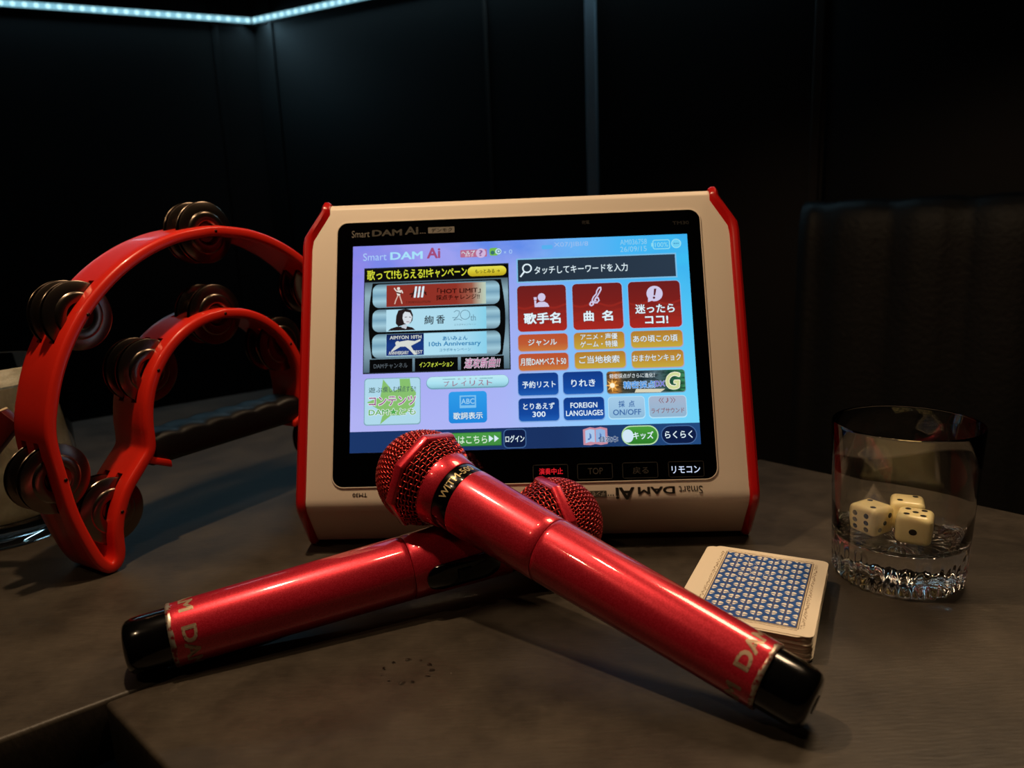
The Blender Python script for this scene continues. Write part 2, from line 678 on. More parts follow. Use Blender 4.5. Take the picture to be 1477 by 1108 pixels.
# ------------------------------------------------------------------ karaoke tablet
YAW = radians(-2.6036)
TK = 1.04
ZB = (TK - 1) * EYE / TK            # table level in the tablet's own frame
tab = thing('karaoke_tablet', 'cream karaoke tablet with red side caps and lit touch screen', 'tablet', (.00675 * TK, .48315 * TK, EYE - EYE * TK + .0008), (0, 0, YAW))
tab.scale = (TK, TK, TK)
TILT = radians(22.602)
FU = Vector((1, 0, 0))
FV = Vector((0, sin(TILT), cos(TILT)))
FN = Vector((0, -cos(TILT), sin(TILT)))            # out of the face, towards the viewer
FC = Vector((0, 0, .13324))
FM = Matrix((FU, FV, FN)).transposed().to_4x4()    # millimetre-free: face frame (u, v, out) -> tablet frame
FM.translation = FC

# side profile in (out, v) of the face frame, metres; walked from the top front edge
SINK = -.0


def yz(y, z):                                       # tablet frame -> (v, out)
    p = Vector((0, y, z)) - FC
    return (p.dot(FV), p.dot(FN))


def roundpoly(P, R, n=5):
    out = []
    N = len(P)
    for i in range(N):
        p = Vector(P[i])
        a = (Vector(P[i - 1]) - p)
        b = (Vector(P[(i + 1) % N]) - p)
        r = R[i] if isinstance(R, (list, tuple)) else R
        if r <= 0:
            out.append((p.x, p.y))
            continue
        an, bn = a.normalized(), b.normalized()
        half = an.angle(bn) / 2
        d = min(r / math.tan(half), a.length * .45, b.length * .45)
        rr = d * math.tan(half)
        cen = p + (an + bn).normalized() * (rr / sin(half))
        s, e = p + an * d - cen, p + bn * d - cen
        a0, a1 = atan2(s.y, s.x), atan2(e.y, e.x)
        da = (a1 - a0 + pi) % (2 * pi) - pi
        for k in range(n + 1):
            t = a0 + da * k / n
            out.append((cen.x + rr * cos(t), cen.y + rr * sin(t)))
    return out


prof_yz = [(-.0388, .0400), (.0361, .2205), (.0400, .2235), (.0640, .2130), (.100, .100), (.086, ZB + .0035), (-.0195, ZB + .0020)]
prof = [yz(*p) for p in prof_yz]
prof_r = roundpoly(prof, [.010, .003, .006, .012, .02, .006, .004])


def halfwidth(v, out):
    """Half width of the cream shell at a height on the face: the top corners are cut."""
    w = .1365
    if v > .0740:
        w -= .0115 * min(1.0, (v - .0740) / .0195)
    w -= .012 * min(1.0, max(0.0, (-out - .010) / .030)) * min(1.0, max(0.0, (v + .09) / .10))
    return w


body = MB()
nP = len(prof_r)
# finer sampling along v for the cut corners
pp = []
for i in range(nP):
    a, b = Vector(prof_r[i]), Vector(prof_r[(i + 1) % nP])
    k = max(1, int((b - a).length / .006))
    for j in range(k):
        pp.append(a.lerp(b, j / k))
V, F = [], []
for p in pp:
    hw = halfwidth(p.x, p.y)
    V += [(-hw, p.x, p.y), (hw, p.x, p.y)]
n2 = len(pp)
F = [(2 * i, 2 * i + 1, 2 * ((i + 1) % n2) + 1, 2 * ((i + 1) % n2)) for i in range(n2)]
for sd in (0, 1):
    V.append(((-1, 1)[sd] * .124, 0, -.035))
    F += [(2 * i + sd, 2 * ((i + 1) % n2) + sd, len(V) - 1) for i in range(n2)]
body.add(V, F, MAT['beige'], True)
body.build('shell', tab, xf=FM, autosmooth=35)

# red side caps: same profile, a little larger, hooked over the top edge
for sx in (-1, 1):
    cap = MB()
    cen = sum((Vector(p) for p in pp), Vector((0, 0))) / n2
    loops = []
    for kk, (dx, grow) in enumerate(((0, .0012), (.0016, .0026), (.0040, .0026), (.0056, .0008))):
        L = []
        for i, p in enumerate(pp):
            t = (pp[(i + 1) % n2] - pp[i - 1])
            nn = Vector((t.y, -t.x)).normalized()
            if nn.dot(p - cen) < 0:
                nn = -nn
            q = p + nn * grow
            L.append(((halfwidth(p.x, p.y) + dx - .0004) * sx, q.x, q.y))
        loops.append(L)
    V = [p for L in loops for p in L]
    F = []
    for a in range(3):
        for i in range(n2):
            j = (i + 1) % n2
            F.append((a * n2 + i, a * n2 + j, (a + 1) * n2 + j, (a + 1) * n2 + i))
    for base_, xx in ((0, .1230), (3 * n2, .1300)):
        V.append((sx * xx, 0, -.035))
        F += [(base_ + i, base_ + (i + 1) % n2, len(V) - 1) for i in range(n2)]
    cap.add(V, F, MAT['capred'], True)
    o = cap.build('side_cap', tab, xf=FM, autosmooth=45)
    o['label'] = 'glossy red side cap'

for sx in (-1, 1):
    for yy in (.000, .074):
        MB().lathe([(0, .0), (.006, .0), (.006, .0042), (0, .0042)], MAT['rubber'], 16).build('foot', tab, xf=Matrix.Translation((sx * .105, yy, ZB)))

bez = MB()
bp = rrect(-.1190, -.0888, .1172, .0842, .0068, 8)
z1 = .0009
nb = len(bp)
bez.add([(x, y, -.002) for x, y in bp] + [(x, y, z1) for x, y in bp],
        [tuple(range(nb, 2 * nb))] + [(i, (i + 1) % nb, nb + (i + 1) % nb, nb + i) for i in range(nb)], MAT['glassblack'])
bezel = bez.build('bezel_glass', tab, xf=FM)
lip = MB()
lp = rrect(-.1194, -.0892, .1176, .0846, .0072, 8)
lip.tube([(x, y, .0004) for x, y in lp], .00055, MAT['beige'], 6, closed=True)
lip.build('bezel_rim', tab, xf=FM)

U = .217 / 1280                                     # one display dot


class UI(MB):
    """Draws flat shapes on the display, in display dots (x right, y down), stacked in thin layers."""
    base = .00105
    layer = .00004

    def __init__(self, level=0):
        super().__init__()
        self.level = level

    def z(self, k):
        return self.base + self.layer * (self.level + k)

    def P(self, x, y, k):
        return ((x - 640) * U, (400 - y) * U, self.z(k))

    def poly(self, pts, mat, k=0):
        xs, ys = [p[0] for p in pts], [p[1] for p in pts]
        x0, x1, y0, y1 = min(xs), max(xs), min(ys), max(ys)
        uvs = [((x - x0) / (x1 - x0 + 1e-9), 1 - (y - y0) / (y1 - y0 + 1e-9)) for x, y in pts]
        self.add([self.P(x, y, k) for x, y in pts], [tuple(range(len(pts)))[::-1]], mat, uvs=uvs)
        return self

    def rect(self, x0, y0, x1, y1, mat, k=0, r=0):
        return self.poly(rrect(x0, y0, x1, y1, r) if r else [(x0, y0), (x1, y0), (x1, y1), (x0, y1)], mat, k)

    def disc(self, x, y, r, mat, k=0, n=20, sy=1.0):
        return self.poly([(x + r * cos(2 * pi * i / n), y + sy * r * sin(2 * pi * i / n)) for i in range(n)], mat, k)

    def line(self, pts, w, mat, k=0):
        for a, b in zip(pts, pts[1:]):
            d = Vector((b[0] - a[0], b[1] - a[1]))
            if d.length < 1e-6:
                continue
            n = Vector((-d.y, d.x)).normalized() * (w / 2)
            e = d.normalized() * (w * .25)
            self.poly([(a[0] - e.x + n.x, a[1] - e.y + n.y), (b[0] + e.x + n.x, b[1] + e.y + n.y), (b[0] + e.x - n.x, b[1] + e.y - n.y), (a[0] - e.x - n.x, a[1] - e.y - n.y)], mat, k)
        return self

    def ring(self, x, y, r, w, mat, k=0, a0=0, a1=360, n=24, sy=1.):
        self.line([(x + r * cos(radians(a0 + (a1 - a0) * i / n)), y + sy * r * sin(radians(a0 + (a1 - a0) * i / n))) for i in range(n + 1)], w, mat, k)
        return self

    def outline(self, x0, y0, x1, y1, r, w, mat, k=0):
        p = rrect(x0, y0, x1, y1, r)
        return self.line(p + p[:1], w, mat, k)

    def text(self, s, x0, y0, x1, y1, mat, k=1, bold=.012, edge=None, edgew=.03, keep=False, slant=0., flip=False):
        """Lettering stretched to its box; edge = colour of an outline behind it."""
        passes = ([(edge, bold + edgew, 0)] if edge else []) + [(mat, bold, 1)]
        for m, bo, dk in passes:
            Vt, F, w, h = text_shape(s, bo)
            X0, X1, Y0, Y1 = x0, x1, y0, y1
            if edge and dk == 0:
                g = (bo - bold) * (y1 - y0) / max(h, .1)
                X0, X1, Y0, Y1 = x0 - g, x1 + g, y0 - g, y1 + g
            if keep:
                ww = (Y1 - Y0) * w / h
                mid = (X0 + X1) / 2
                X0, X1 = mid - ww / 2, mid + ww / 2
            out = []
            for a, b in Vt:
                x, y = X0 + a * (X1 - X0) + slant * b * (Y1 - Y0), Y1 - b * (Y1 - Y0)
                if flip:
                    x, y = X0 + X1 - x, Y0 + Y1 - y
                out.append(self.P(x, y, k + dk * .6))
            self.add(out, F, m)
        return self

    def done(self, name, parent, label=None):
        o = self.build(name, parent, xf=FM, recalc=False)
        if label:
            o['label'] = label
        return o


# --- display picture
WHITE = emi('#e2f3fb')
screen = UI(0)
wall_grad = emi_ramp('display_wallpaper', [(0, '#8f86e6'), (.22, '#9d9cee'), (.48, '#9aa8f0'), (.62, '#6fb0f4'), (.80, '#48b4f4'), (1, '#3cbcf2')],
                     'X', ('#3f7de6', 3.2, .46, .68, .75, .58))
nt_ = wall_grad.node_tree
up_ = nt_.nodes['Principled BSDF'].inputs['Emission Color'].links[0].from_socket
lr = nt_.nodes.new('ShaderNodeValToRGB')
for c_ in (.5, .6, .7):
    lr.color_ramp.elements.new(c_)
for e_, (q_, c_) in zip(lr.color_ramp.elements, [(0, '#b0b2f2'), (.45, '#abb6f6'), (.62, '#97c4fa'), (.85, '#7fd0fb'), (1, '#6cd2f8')]):
    e_.position = q_
    e_.color = (*lin(c_), 1)
sp_ = next(n for n in nt_.nodes if n.type == 'SEPXYZ')
nt_.links.new(sp_.outputs['X'], lr.inputs['Fac'])
mr_ = nt_.nodes.new('ShaderNodeMapRange')
mr_.inputs[1].default_value, mr_.inputs[2].default_value = .85, .15
nt_.links.new(sp_.outputs['Y'], mr_.inputs[0])
mx_ = nt_.nodes.new('ShaderNodeMixRGB')
nt_.links.new(mr_.outputs[0], mx_.inputs['Fac'])
nt_.links.new(up_, mx_.inputs['Color1'])
nt_.links.new(lr.outputs['Color'], mx_.inputs['Color2'])
nt_.links.new(mx_.outputs['Color'], nt_.nodes['Principled BSDF'].inputs['Emission Color'])
screen.rect(0, 0, 1280, 800, wall_grad, 0)
scr = screen.done('screen', bezel, None)
scr.parent = tab
scr['label'] = 'lit purple and blue display'

# top line
t = UI(2)
LB = emi('#a9cdf6')
t.text('Smart', 40, 30, 131, 60, LB, 0, .0)
t.text('DAM', 145, 29, 271, 60, emi('#a6ddf8'), 0, .03)
t.text('Ai', 287, 17, 339, 60, emi('#a14a78'), 0, .03)
t.done('heading', scr)
t = UI(2)
t.rect(416, 31, 518, 61, emi('#b86b8c'), 0, 4)
t.disc(495, 46, 19, emi('#cdb4dc'), .6)
t.text('?', 488, 34, 502, 58, emi('#8a5a94'), 1.0, .02)
t.text('ヘルプ', 420, 34, 472, 50, emi('#eaf2fb'), 1.0, .02, edge=emi('#5c3b62'))
t.text('ガイド', 434, 50, 466, 60, emi('#eaf2fb'), 1.0, .01)
t.done('help_button', scr)
t = UI(2)
t.rect(528, 27, 562, 58, emi('#74b94a'), 0, 8)
t.disc(540, 46, 8, emi('#35706c'), .6)
t.disc(562, 42, 12, emi('#bfe0ef'), .6)
t.ring(563, 42, 6, 3, emi('#4a7e93'), 1.0)
t.text('×', 583, 42, 592, 51, LB, 1, .0)
t.text('0', 603, 36, 615, 53, LB, 1, .0)
t.done('friend_icon', scr)
t = UI(2)
t.rect(728, 24, 770, 40, emi('#55b0ee'), 0, 5)
t.done('network_icon', scr)
t = UI(2)
t.text('X07/JIBI/8', 775, 15, 905, 38, emi('#9cbfee'), 1, -.002)
t.text('AM036758', 1026, 14, 1127, 35, emi('#8fcdf0'), 1, .0)
t.text('26/09/15', 1025, 42, 1125, 63, emi('#8fcdf0'), 1, .0)
t.done('status_line', scr)
t = UI(2)
t.outline(1150, 21, 1212, 56, 7, 4, emi('#8ad8f0'), 1)
t.rect(1143, 32, 1149, 46, emi('#8ad8f0'), 1)
t.text('100%', 1157, 30, 1206, 49, emi('#8ad8f0'), 1, .005)
t.disc(1237, 37, 19, emi('#6fcff2'), 1)
t.ring(1237, 37, 17, 2.5, emi('#9fe2f4'), 1.4)
for dx in (-7, 0, 7):
    t.disc(1237 + dx, 37, 2.6, emi('#3a8fc4'), 1.8)
t.done('battery_icon', scr)

# campaign panel at left
steel = emi_ramp('display_steel', [(0, '#4d6675'), (.25, '#86a6b6'), (.55, '#5d7686'), (.85, '#8fb0be'), (1, '#4b5f6c')], 'Y')
steelb = emi_ramp('display_pill', [(0, '#6d8b9b'), (.28, '#9fc8d8'), (.52, '#74a0b8'), (.78, '#9cc6d6'), (1, '#5d7b8b')], 'Y')
BLK = emi('#050607')
t = UI(2)
t.rect(45, 90, 600, 505, emi('#232c33'), 0)
t.rect(48, 148, 596, 500, steel, .5)
L_ = [(78, 152)] + [(78 - 14 * sin(pi * i / 16), 152 + 295 * i / 16) for i in range(1, 16)] + [(78, 447)]
R_ = [(570, 447)] + [(570 + 14 * sin(pi * i / 16), 447 - 295 * i / 16) for i in range(1, 16)] + [(570, 152)]
t.poly(L_ + R_, BLK, 1)
t.rect(47, 94, 598, 146, BLK, 1)
camp = t.done('campaign_panel', scr)
t = UI(4)
t.text('歌って', 56, 99, 148, 139, emi('#d6dc3c'), .5, .012)
t.text('!!', 150, 104, 166, 135, emi('#d6dc3c'), .5, .012)
t.text('もらえる', 168, 101, 272, 137, emi('#d6dc3c'), .5, .012)
t.text('!!', 274, 104, 290, 135, emi('#d6dc3c'), .5, .012)
t.text('キャンペーン', 292, 100, 440, 137, emi('#d6dc3c'), .5, .014)
t.rect(443, 100, 591, 138, emi_ramp('display_yellow_pill', [(0, '#b9a01e'), (.5, '#d5c632'), (1, '#e6e05a')], 'Y'), .5, 19)
t.text('もっとみる →', 472, 111, 566, 127, emi('#2a2208'), .9, .012)
t.done('campaign_heading', scr)

for (y0, y1) in ((156, 250), (255, 346), (352, 446)):
    pass
# first banner
t = UI(4)
t.rect(79, 157, 564, 250, steelb, 0, 26)
t.rect(132, 162, 512, 247, emi_ramp('display_red_banner', [(0, '#8c2e24'), (.70, '#8e3126'), (.86, '#9a5a48'), (.97, '#b9c4b0'), (1, '#b6ccbc')], 'X'), .5)
FIG = emi('#e6ded6')
t.disc(178, 176, 6, FIG, 1)
t.poly([(168, 184), (190, 182), (184, 204), (174, 204)], FIG, 1)
t.poly([(170, 188), (188, 194), (186, 199), (170, 193)], emi('#3a1812'), 1.3)
t.line([(175, 206), (168, 222), (164, 236)], 4, emi('#d9b6a6'), 1)
t.line([(183, 206), (188, 222), (192, 236)], 4, emi('#d9b6a6'), 1)
t.line([(168, 184), (162, 174)], 4, FIG, 1)
t.line([(190, 184), (194, 194)], 4, FIG, 1)
for i in range(3):
    x = 238 + i * 14
    t.poly([(x + 4, 170), (x + 12, 170), (x + 6, 214), (x - 2, 214)], emi('#dbe9f2'), 1.2)
t.line([(222, 200), (262, 190), (284, 196)], 5, emi('#3a1512'), 1)
t.line([(228, 212), (240, 182)], 5, emi('#3a1512'), 1)
t.line([(270, 182), (284, 204)], 5, emi('#3a1512'), 1)
t.text('T.M.REVOLUTION', 206, 228, 300, 236, emi('#3a1512'), 1, .0)
t.text('「HOT LIMIT」', 326, 180, 492, 204, emi('#2a0806'), 1, .02)
t.text('採点チャレンジ!!', 322, 207, 488, 228, emi('#2a0806'), 1, .02)
t.done('banner', scr, 'red banner with black lettering')
# second banner
t = UI(4)
t.rect(79, 257, 564, 345, steelb, 0, 26)
t.rect(132, 259, 512, 344, emi_ramp('display_pale_banner', [(0, '#b2dcec'), (.75, '#a9d9ec'), (1, '#86cfe8')], 'X'), .5)
HAIR = emi('#241a1c')
t.poly([(138, 341), (150, 332), (172, 326), (214, 326), (232, 331), (243, 341)], HAIR, .9)
t.poly([(178, 262), (206, 257), (226, 262), (234, 282), (232, 304), (224, 314), (200, 318), (178, 326), (168, 312), (170, 284)], HAIR, 1.2)
t.poly([(203, 268), (222, 272), (231, 290), (226, 308), (214, 320), (200, 312), (194, 294), (196, 278)], emi('#d6dde4'), 1.5)
t.line([(203, 290), (211, 289)], 2.5, emi('#564a50'), 1.8)
t.line([(219, 290), (226, 291)], 2.5, emi('#564a50'), 1.8)
t.line([(209, 308), (219, 308)], 2.5, emi('#8a5560'), 1.8)
t.poly([(192, 312), (212, 322), (208, 336), (190, 330)], emi('#c3ccd6'), 1.1)
t.text('絢', 277, 286, 312, 321, emi('#20282e'), 1, .012)
t.text('香', 322, 286, 355, 320, emi('#20282e'), 1, .012)
g5 = emi('#5b7f93')
t.line([(390, 276), (400, 270), (411, 274), (408, 288), (398, 300), (388, 308), (408, 304), (420, 310)], 2.2, g5, 1)
t.ring(432, 288, 18, 2.2, g5, 1)
t.text('th', 452, 288, 472, 312, g5, 1, -.004)
t.line([(384, 298), (402, 298)], 2.2, g5, 1)
t.text('コラボキャンペーン', 390, 322, 472, 330, emi('#5b7f93'), 1, .0)
t.done('banner', scr, 'pale blue banner with a dark-haired woman in black')
# third banner
t = UI(4)
t.rect(79, 353, 564, 446, steelb, 0, 26)
t.rect(132, 355, 512, 440, emi_ramp('display_sky_banner', [(0, '#b4dff0'), (.75, '#a8daf0'), (1, '#88cfea')], 'X'), .5)
t.rect(133, 355, 275, 438, emi_ramp('display_navy_photo', [(0, '#1c2f74'), (.5, '#16377f'), (1, '#0f1c4a')], 'Y'), .9)
FG = emi('#d4d9d2')
t.poly([(168, 400), (186, 384), (214, 380), (240, 384), (264, 376), (262, 384), (238, 396), (226, 402), (236, 420), (250, 436), (238, 436), (220, 416), (206, 404), (186, 404), (170, 414), (150, 424), (154, 416)], FG, 1.3)
t.disc(176, 391, 9, FG, 1.3)
t.text('AIMYON 10TH', 146, 361, 266, 375, FG, 1.3, .02)
t.text('ANNIVERSARY', 142, 421, 218, 434, FG, 1.3, .02)
t.text('BEST', 236, 420, 270, 433, FG, 1.3, .02)
t.text('あいみょん', 346, 369, 440, 386, emi('#2478ac'), 1, .024)
t.text('10th Anniversary', 294, 389, 490, 412, emi('#2f80b4'), 1, .018)
t.text('コラボキャンペーン', 334, 416, 452, 428, emi('#3a80a8'), 1, .012)
t.done('banner', scr, 'pale blue banner with a navy picture')
# tabs
for x0, x1, s, c, e, la in ((70, 232, 'DAMチャンネル', '#59636a', None, 'black tab with grey lettering'), (241, 403, 'インフォメーション', '#cfe04a', None, 'black tab with yellow lettering'),
                            (414, 575, '速攻新曲!!', '#b86a96', '#e6ebf6', 'black tab with pink lettering')):
    t = UI(4)
    t.rect(x0, 450, x1, 501, BLK, .5)
    if e:
        t.text(s, x0 + 12, 456, x1 - 18, 495, emi(c), 1, .012, edge=emi(e), edgew=.03, slant=.15)
    else:
        t.text(s, x0 + 16, 466, x1 - 18, 486, emi(c), 1, .012 if c == '#cfe04a' else .0, slant=.12 if c == '#cfe04a' else 0)
    t.done('tab', scr, la)
# contents tile
t = UI(2)
t.rect(51, 522, 263, 700, emi('#7fa8b8'), 0, 12)
t.rect(54, 525, 260, 696, emi('#aed8ea'), .4, 11)
GR = emi('#86bf6e')
t.poly([(122, 527), (160, 574), (186, 562), (184, 527), (222, 527), (226, 556), (246, 580), (240, 632), (196, 664), (152, 664), (112, 696), (124, 652), (62, 612), (112, 594)], GR, .8)
for (a, b, y0, y1, s) in ((68, 126, 556, 577, '遊ぶ!'), (124, 180, 554, 577, '楽しむ!'), (178, 245, 554, 577, '採点する!!')):
    t.text(s, a, y0, b, y1, emi('#41605e'), 1, .008)
t.text('コンテンツ', 69, 592, 245, 627, emi('#8c3f7c'), 1.2, .012, edge=emi('#f2f4f8'), edgew=.05)
t.text('DAM★とも', 69, 637, 245, 663, emi('#4fa84c'), 1.2, .016, edge=emi('#f2f4f8'), edgew=.05)
t.done('contents_button', scr)
t = UI(2)
t.rect(284, 523, 592, 571, emi('#6f9fb4'), 0, 24)
t.rect(286, 524, 590, 566, emi_ramp('display_playlist_pill', [(0, '#8cc4d4'), (.4, '#a9e0f0'), (1, '#bdeaf4')], 'Y'), .4, 21)
PK = emi('#9c5f78')
for i, ch in enumerate('プレイリスト'):
    x = 350 + i * 32
    t.text(ch, x, 541, x + 20, 561, PK, 1, .008)
for i, ch in enumerate('カラオケ'):
    t.text(ch, 402 + i * 21, 531, 411 + i * 21, 538, PK, 1, .004)
t.line([(346, 534), (392, 534)], 2, emi('#5f8898'), 1)
t.line([(484, 534), (532, 534)], 2, emi('#5f8898'), 1)
t.done('playlist_button', scr)
t = UI(2)
t.rect(367, 582, 509, 700, emi_ramp('display_lyrics_tile', [(0, '#1f86dc'), (1, '#2f9be8')], 'Y'), 0, 14)
t.rect(408, 597, 469, 644, emi('#7cc0ee'), .5)
t.rect(413, 602, 464, 634, emi('#2f90de'), .8)
t.text('ABC', 414, 609, 463, 629, emi('#9cd2f2'), 1.2, .01)
t.text('歌詞表示', 384, 660, 493, 686, WHITE, 1, .014, edge=emi('#1e5c98'))
t.done('lyrics_button', scr)

# search field
t = UI(2)
t.rect(630, 74, 1234, 171, emi('#7dbce4'), 0)
t.rect(635, 79, 1229, 166, emi_ramp('display_search_dark', [(0, '#23303e'), (1, '#2a394a')], 'X'), .5)
t.ring(670, 114, 16, 5, WHITE, 1)
t.line([(659, 127), (645, 146)], 6, WHITE, 1)
t.text('タッチしてキーワードを入力', 698, 107, 1050, 139, WHITE, 1, .008)
t.done('search_field', scr)

# red buttons
REDG = emi_ramp('display_red_button', [(0, '#a82820'), (.35, '#8e2620'), (.6, '#7a1f1c'), (1, '#6c1e1e')], 'Y')
WV = emi('#93261f')
ICON = emi('#cfc8e8')
DKR = emi('#5b4a52')


def red_button(x0, x1, label):
    b = UI(2)
    b.rect(x0 - 2, 181, x1 + 3, 365, emi('#8fb6e6'), 0, 18)
    b.rect(x0, 183, x1, 362, REDG, .4, 16)
    for j, y in enumerate((262, 290, 318)):
        top = [(x0 + 1 + (x1 - x0 - 2) * i / 14, y + 7 * sin(i * .75 + j)) for i in range(15)]
        bot = [(x, yy + 8) for x, yy in top][::-1]
        b.poly(top + bot, WV, .7)
    return b


t = red_button(630, 814, '')
t.disc(722, 230, 14.5, ICON, 1, 24, 1.1)
t.poly([(697, 268), (700, 256), (712, 248), (733, 248), (745, 256), (750, 268)], ICON, 1)
t.poly([(692, 229), (704, 229), (703, 240), (693, 240)], ICON, 1)
t.poly([(694, 242), (702, 242), (700, 268), (695, 268)], ICON, 1)
t.text('歌手名', 653, 290, 791, 333, WHITE, 1, .03, edge=DKR)
t.done('search_button', scr, 'dark red button with a singer icon')
t = red_button(838, 1024, '')
# a treble clef
t.line([(902, 262), (907, 255), (914, 258), (915, 265), (908, 270), (902, 266), (904, 261)], 5, ICON, 1)
t.line([(914, 264), (924, 244), (938, 222), (946, 208), (945, 199), (938, 201), (930, 213), (928, 224), (916, 237), (911, 249), (917, 259), (929, 259), (937, 250), (934, 240), (925, 240), (921, 248), (926, 253)], 5, ICON, 1)
t.text('曲', 877, 290, 915, 330, WHITE, 1, .03, edge=DKR)
t.text('名', 945, 290, 986, 330, WHITE, 1, .03, edge=DKR)
t.done('search_button', scr, 'dark red button with a treble clef')
t = red_button(1047, 1240, '')
t.disc(1145, 231, 30, ICON, 1, 28, 1.0)
t.poly([(1120, 244), (1119, 264), (1140, 256)], ICON, 1)
t.poly([(1144, 212), (1153, 212), (1147, 238), (1141, 238)], emi('#5c1f26'), 1.4)
t.disc(1142, 247, 4.5, emi('#5c1f26'), 1.4)
t.text('迷ったら', 1070, 271, 1216, 307, WHITE, 1, .022, edge=DKR)
t.text('ココ!', 1104, 318, 1190, 347, WHITE, 1, .03, edge=DKR)
t.done('search_button', scr, 'dark red button with a speech bubble')

ORG = emi_ramp('display_orange_button', [(0, '#c97a3e'), (.45, '#bd5a34'), (1, '#b9502f')], 'Y')
AMB = emi_ramp('display_amber_button', [(0, '#c3a83e'), (.4, '#bf9436'), (1, '#b07a30')], 'Y')
DKO = emi('#6b5648')
LT = emi('#dfe8ea')


def pill(x0, y0, x1, y1, mat, lines, label, edge):
    b = UI(2)
    b.rect(x0 - 2, y0 - 1, x1 + 3, y1 + 4, emi('#a8a4c8'), 0, 15)
    b.rect(x0, y0, x1, y1, mat, .4, 14)
    top = [(x0 + 2 + (x1 - x0 - 4) * i / 14, y0 + (y1 - y0) * .70 + 3 * sin(i * .8)) for i in range(15)]
    for s, a, c, bb, d in lines:
        b.text(s, a, c, bb, d, LT, 1, .018, edge=edge)
    b.done('category_button', scr, label)


pill(630, 373, 814, 437, ORG, [('ジャンル', 667, 392, 774, 417)], 'orange genre button', emi('#6a3a30'))
pill(838, 373, 1024, 437, AMB, [('アニメ・声優', 862, 378, 999, 401), ('ゲーム・特撮', 860, 406, 999, 430)], 'amber button with two lines of lettering', DKO)
pill(1049, 374, 1238, 437, AMB, [('あの頃この頃', 1056, 391, 1220, 417)], 'amber button in the upper row at right', DKO)
pill(630, 447, 814, 511, ORG, [('月間DAMベスト50', 636, 464, 806, 492)], 'orange ranking button', emi('#6a3a30'))
pill(838, 447, 1025, 510, AMB, [('ご当地検索', 854, 462, 1003, 491)], 'amber button in the lower row', DKO)
pill(1048, 449, 1237, 513, AMB, [('おまかセンキョク', 1051, 464, 1228, 489)], 'amber button in the lower row at right', DKO)

NAVY = emi_ramp('display_navy_button', [(0, '#1f5cb2'), (.3, '#14489e'), (1, '#123a86')], 'Y')
for x0, y0, x1, y1, lines, la in ((626, 521, 774, 604, [('予約リスト', 641, 551, 764, 577)], 'navy reservation button'),
                                  (792, 521, 939, 604, [('りれき', 822, 550, 910, 577)], 'navy history button'),
                                  (626, 615, 774, 700, [('とりあえず', 643, 633, 758, 657), ('300', 676, 665, 724, 685)], 'navy button numbered 300'),
                                  (791, 617, 939, 700, [('FOREIGN', 816, 636, 914, 656), ('LANGUAGES', 799, 665, 934, 685)], 'navy foreign languages button')):
    t = UI(2)
    t.rect(x0 - 2, y0 - 1, x1 + 2, y1 + 4, emi('#7ea6dc'), 0, 15)
    t.rect(x0, y0, x1, y1, NAVY, .4, 14)
    for s, a, c, bb, d in lines:
        t.text(s, a, c, bb, d, WHITE, 1, .014)
    t.done('function_button', scr, la)
# scoring banner
t = UI(2)
t.rect(951, 523, 1239, 609, emi('#7a98a8'), 0, 12)
t.rect(953, 524, 1237, 606, emi_ramp('display_scoring_banner', [(0, '#5e4a34'), (.10, '#c9822e'), (.2, '#4a4a3c'), (.45, '#20303a'), (.62, '#586e78'), (.8, '#1f4a3a'), (1, '#3f8a5c')], 'X',
                                           ('#0c1618', 9, .45, .62, .7)), .4, 11)
star = []
for i in range(16):
    r = 26 if i % 2 == 0 else 10
    star.append((972 + r * cos(pi * i / 8), 576 + r * sin(pi * i / 8)))
t.poly(star, emi('#f0b25a'), .8)
t.disc(972, 576, 9, emi('#fff2d2'), 1.2)
t.text('精密採点がさらに進化！', 963, 533, 1128, 550, emi('#dce6ea'), 1, .006)
t.text('精密採点', 1012, 562, 1128, 590, emi('#3a8fe0'), 1, .02, edge=emi('#cfe2f2'), edgew=.03)
t.text('DX', 1128, 564, 1164, 585, emi('#5a62c8'), 1, .02, edge=emi('#d0d4f0'), edgew=.03)
t.poly([(1058, 592), (1164, 594), (1146, 606), (1052, 605)], emi('#d8d2b8'), .8)
t.text('G', 1164, 534, 1214, 596, emi('#cfd89a'), 1.2, .02, edge=emi('#f4f2dc'), edgew=.03, slant=.12)
t.done('scoring_banner', scr)
PALE = emi_ramp('display_pale_button', [(0, '#8cb8d8'), (.5, '#9cc4e2'), (1, '#a4cae6')], 'Y')
t = UI(2)
t.rect(953, 618, 1087, 702, emi('#b8e2f6'), 0, 14)
t.rect(955, 620, 1085, 698, PALE, .4, 13)
t.text('採', 991, 634, 1014, 658, emi('#3c68a4'), 1, .018)
t.text('点', 1028, 634, 1050, 658, emi('#3c68a4'), 1, .018)
t.text('ON/OFF', 970, 666, 1072, 687, emi('#3c68a4'), 1, .018)
t.done('scoring_button', scr)
t = UI(2)
t.rect(1100, 619, 1238, 702, emi('#b8e2f6'), 0, 14)
t.rect(1102, 621, 1236, 698, emi_ramp('display_pale_grey_button', [(0, '#90b4d0'), (1, '#a6b4cc')], 'Y'), .4, 13)
BR = emi('#8a5f68')
t.text('♪', 1163, 626, 1174, 646, BR, 1, .005)
for q in (-1, 1):
    for k in (0, 1):
        xx = 1168 + q * (13 + 9 * k)
        t.line([(xx, 628), (xx + q * 7, 637), (xx, 646)], 2.2, BR, 1)
t.text('ライブサウンド', 1109, 664, 1228, 684, BR, 1, .016)
t.done('live_sound_button', scr)

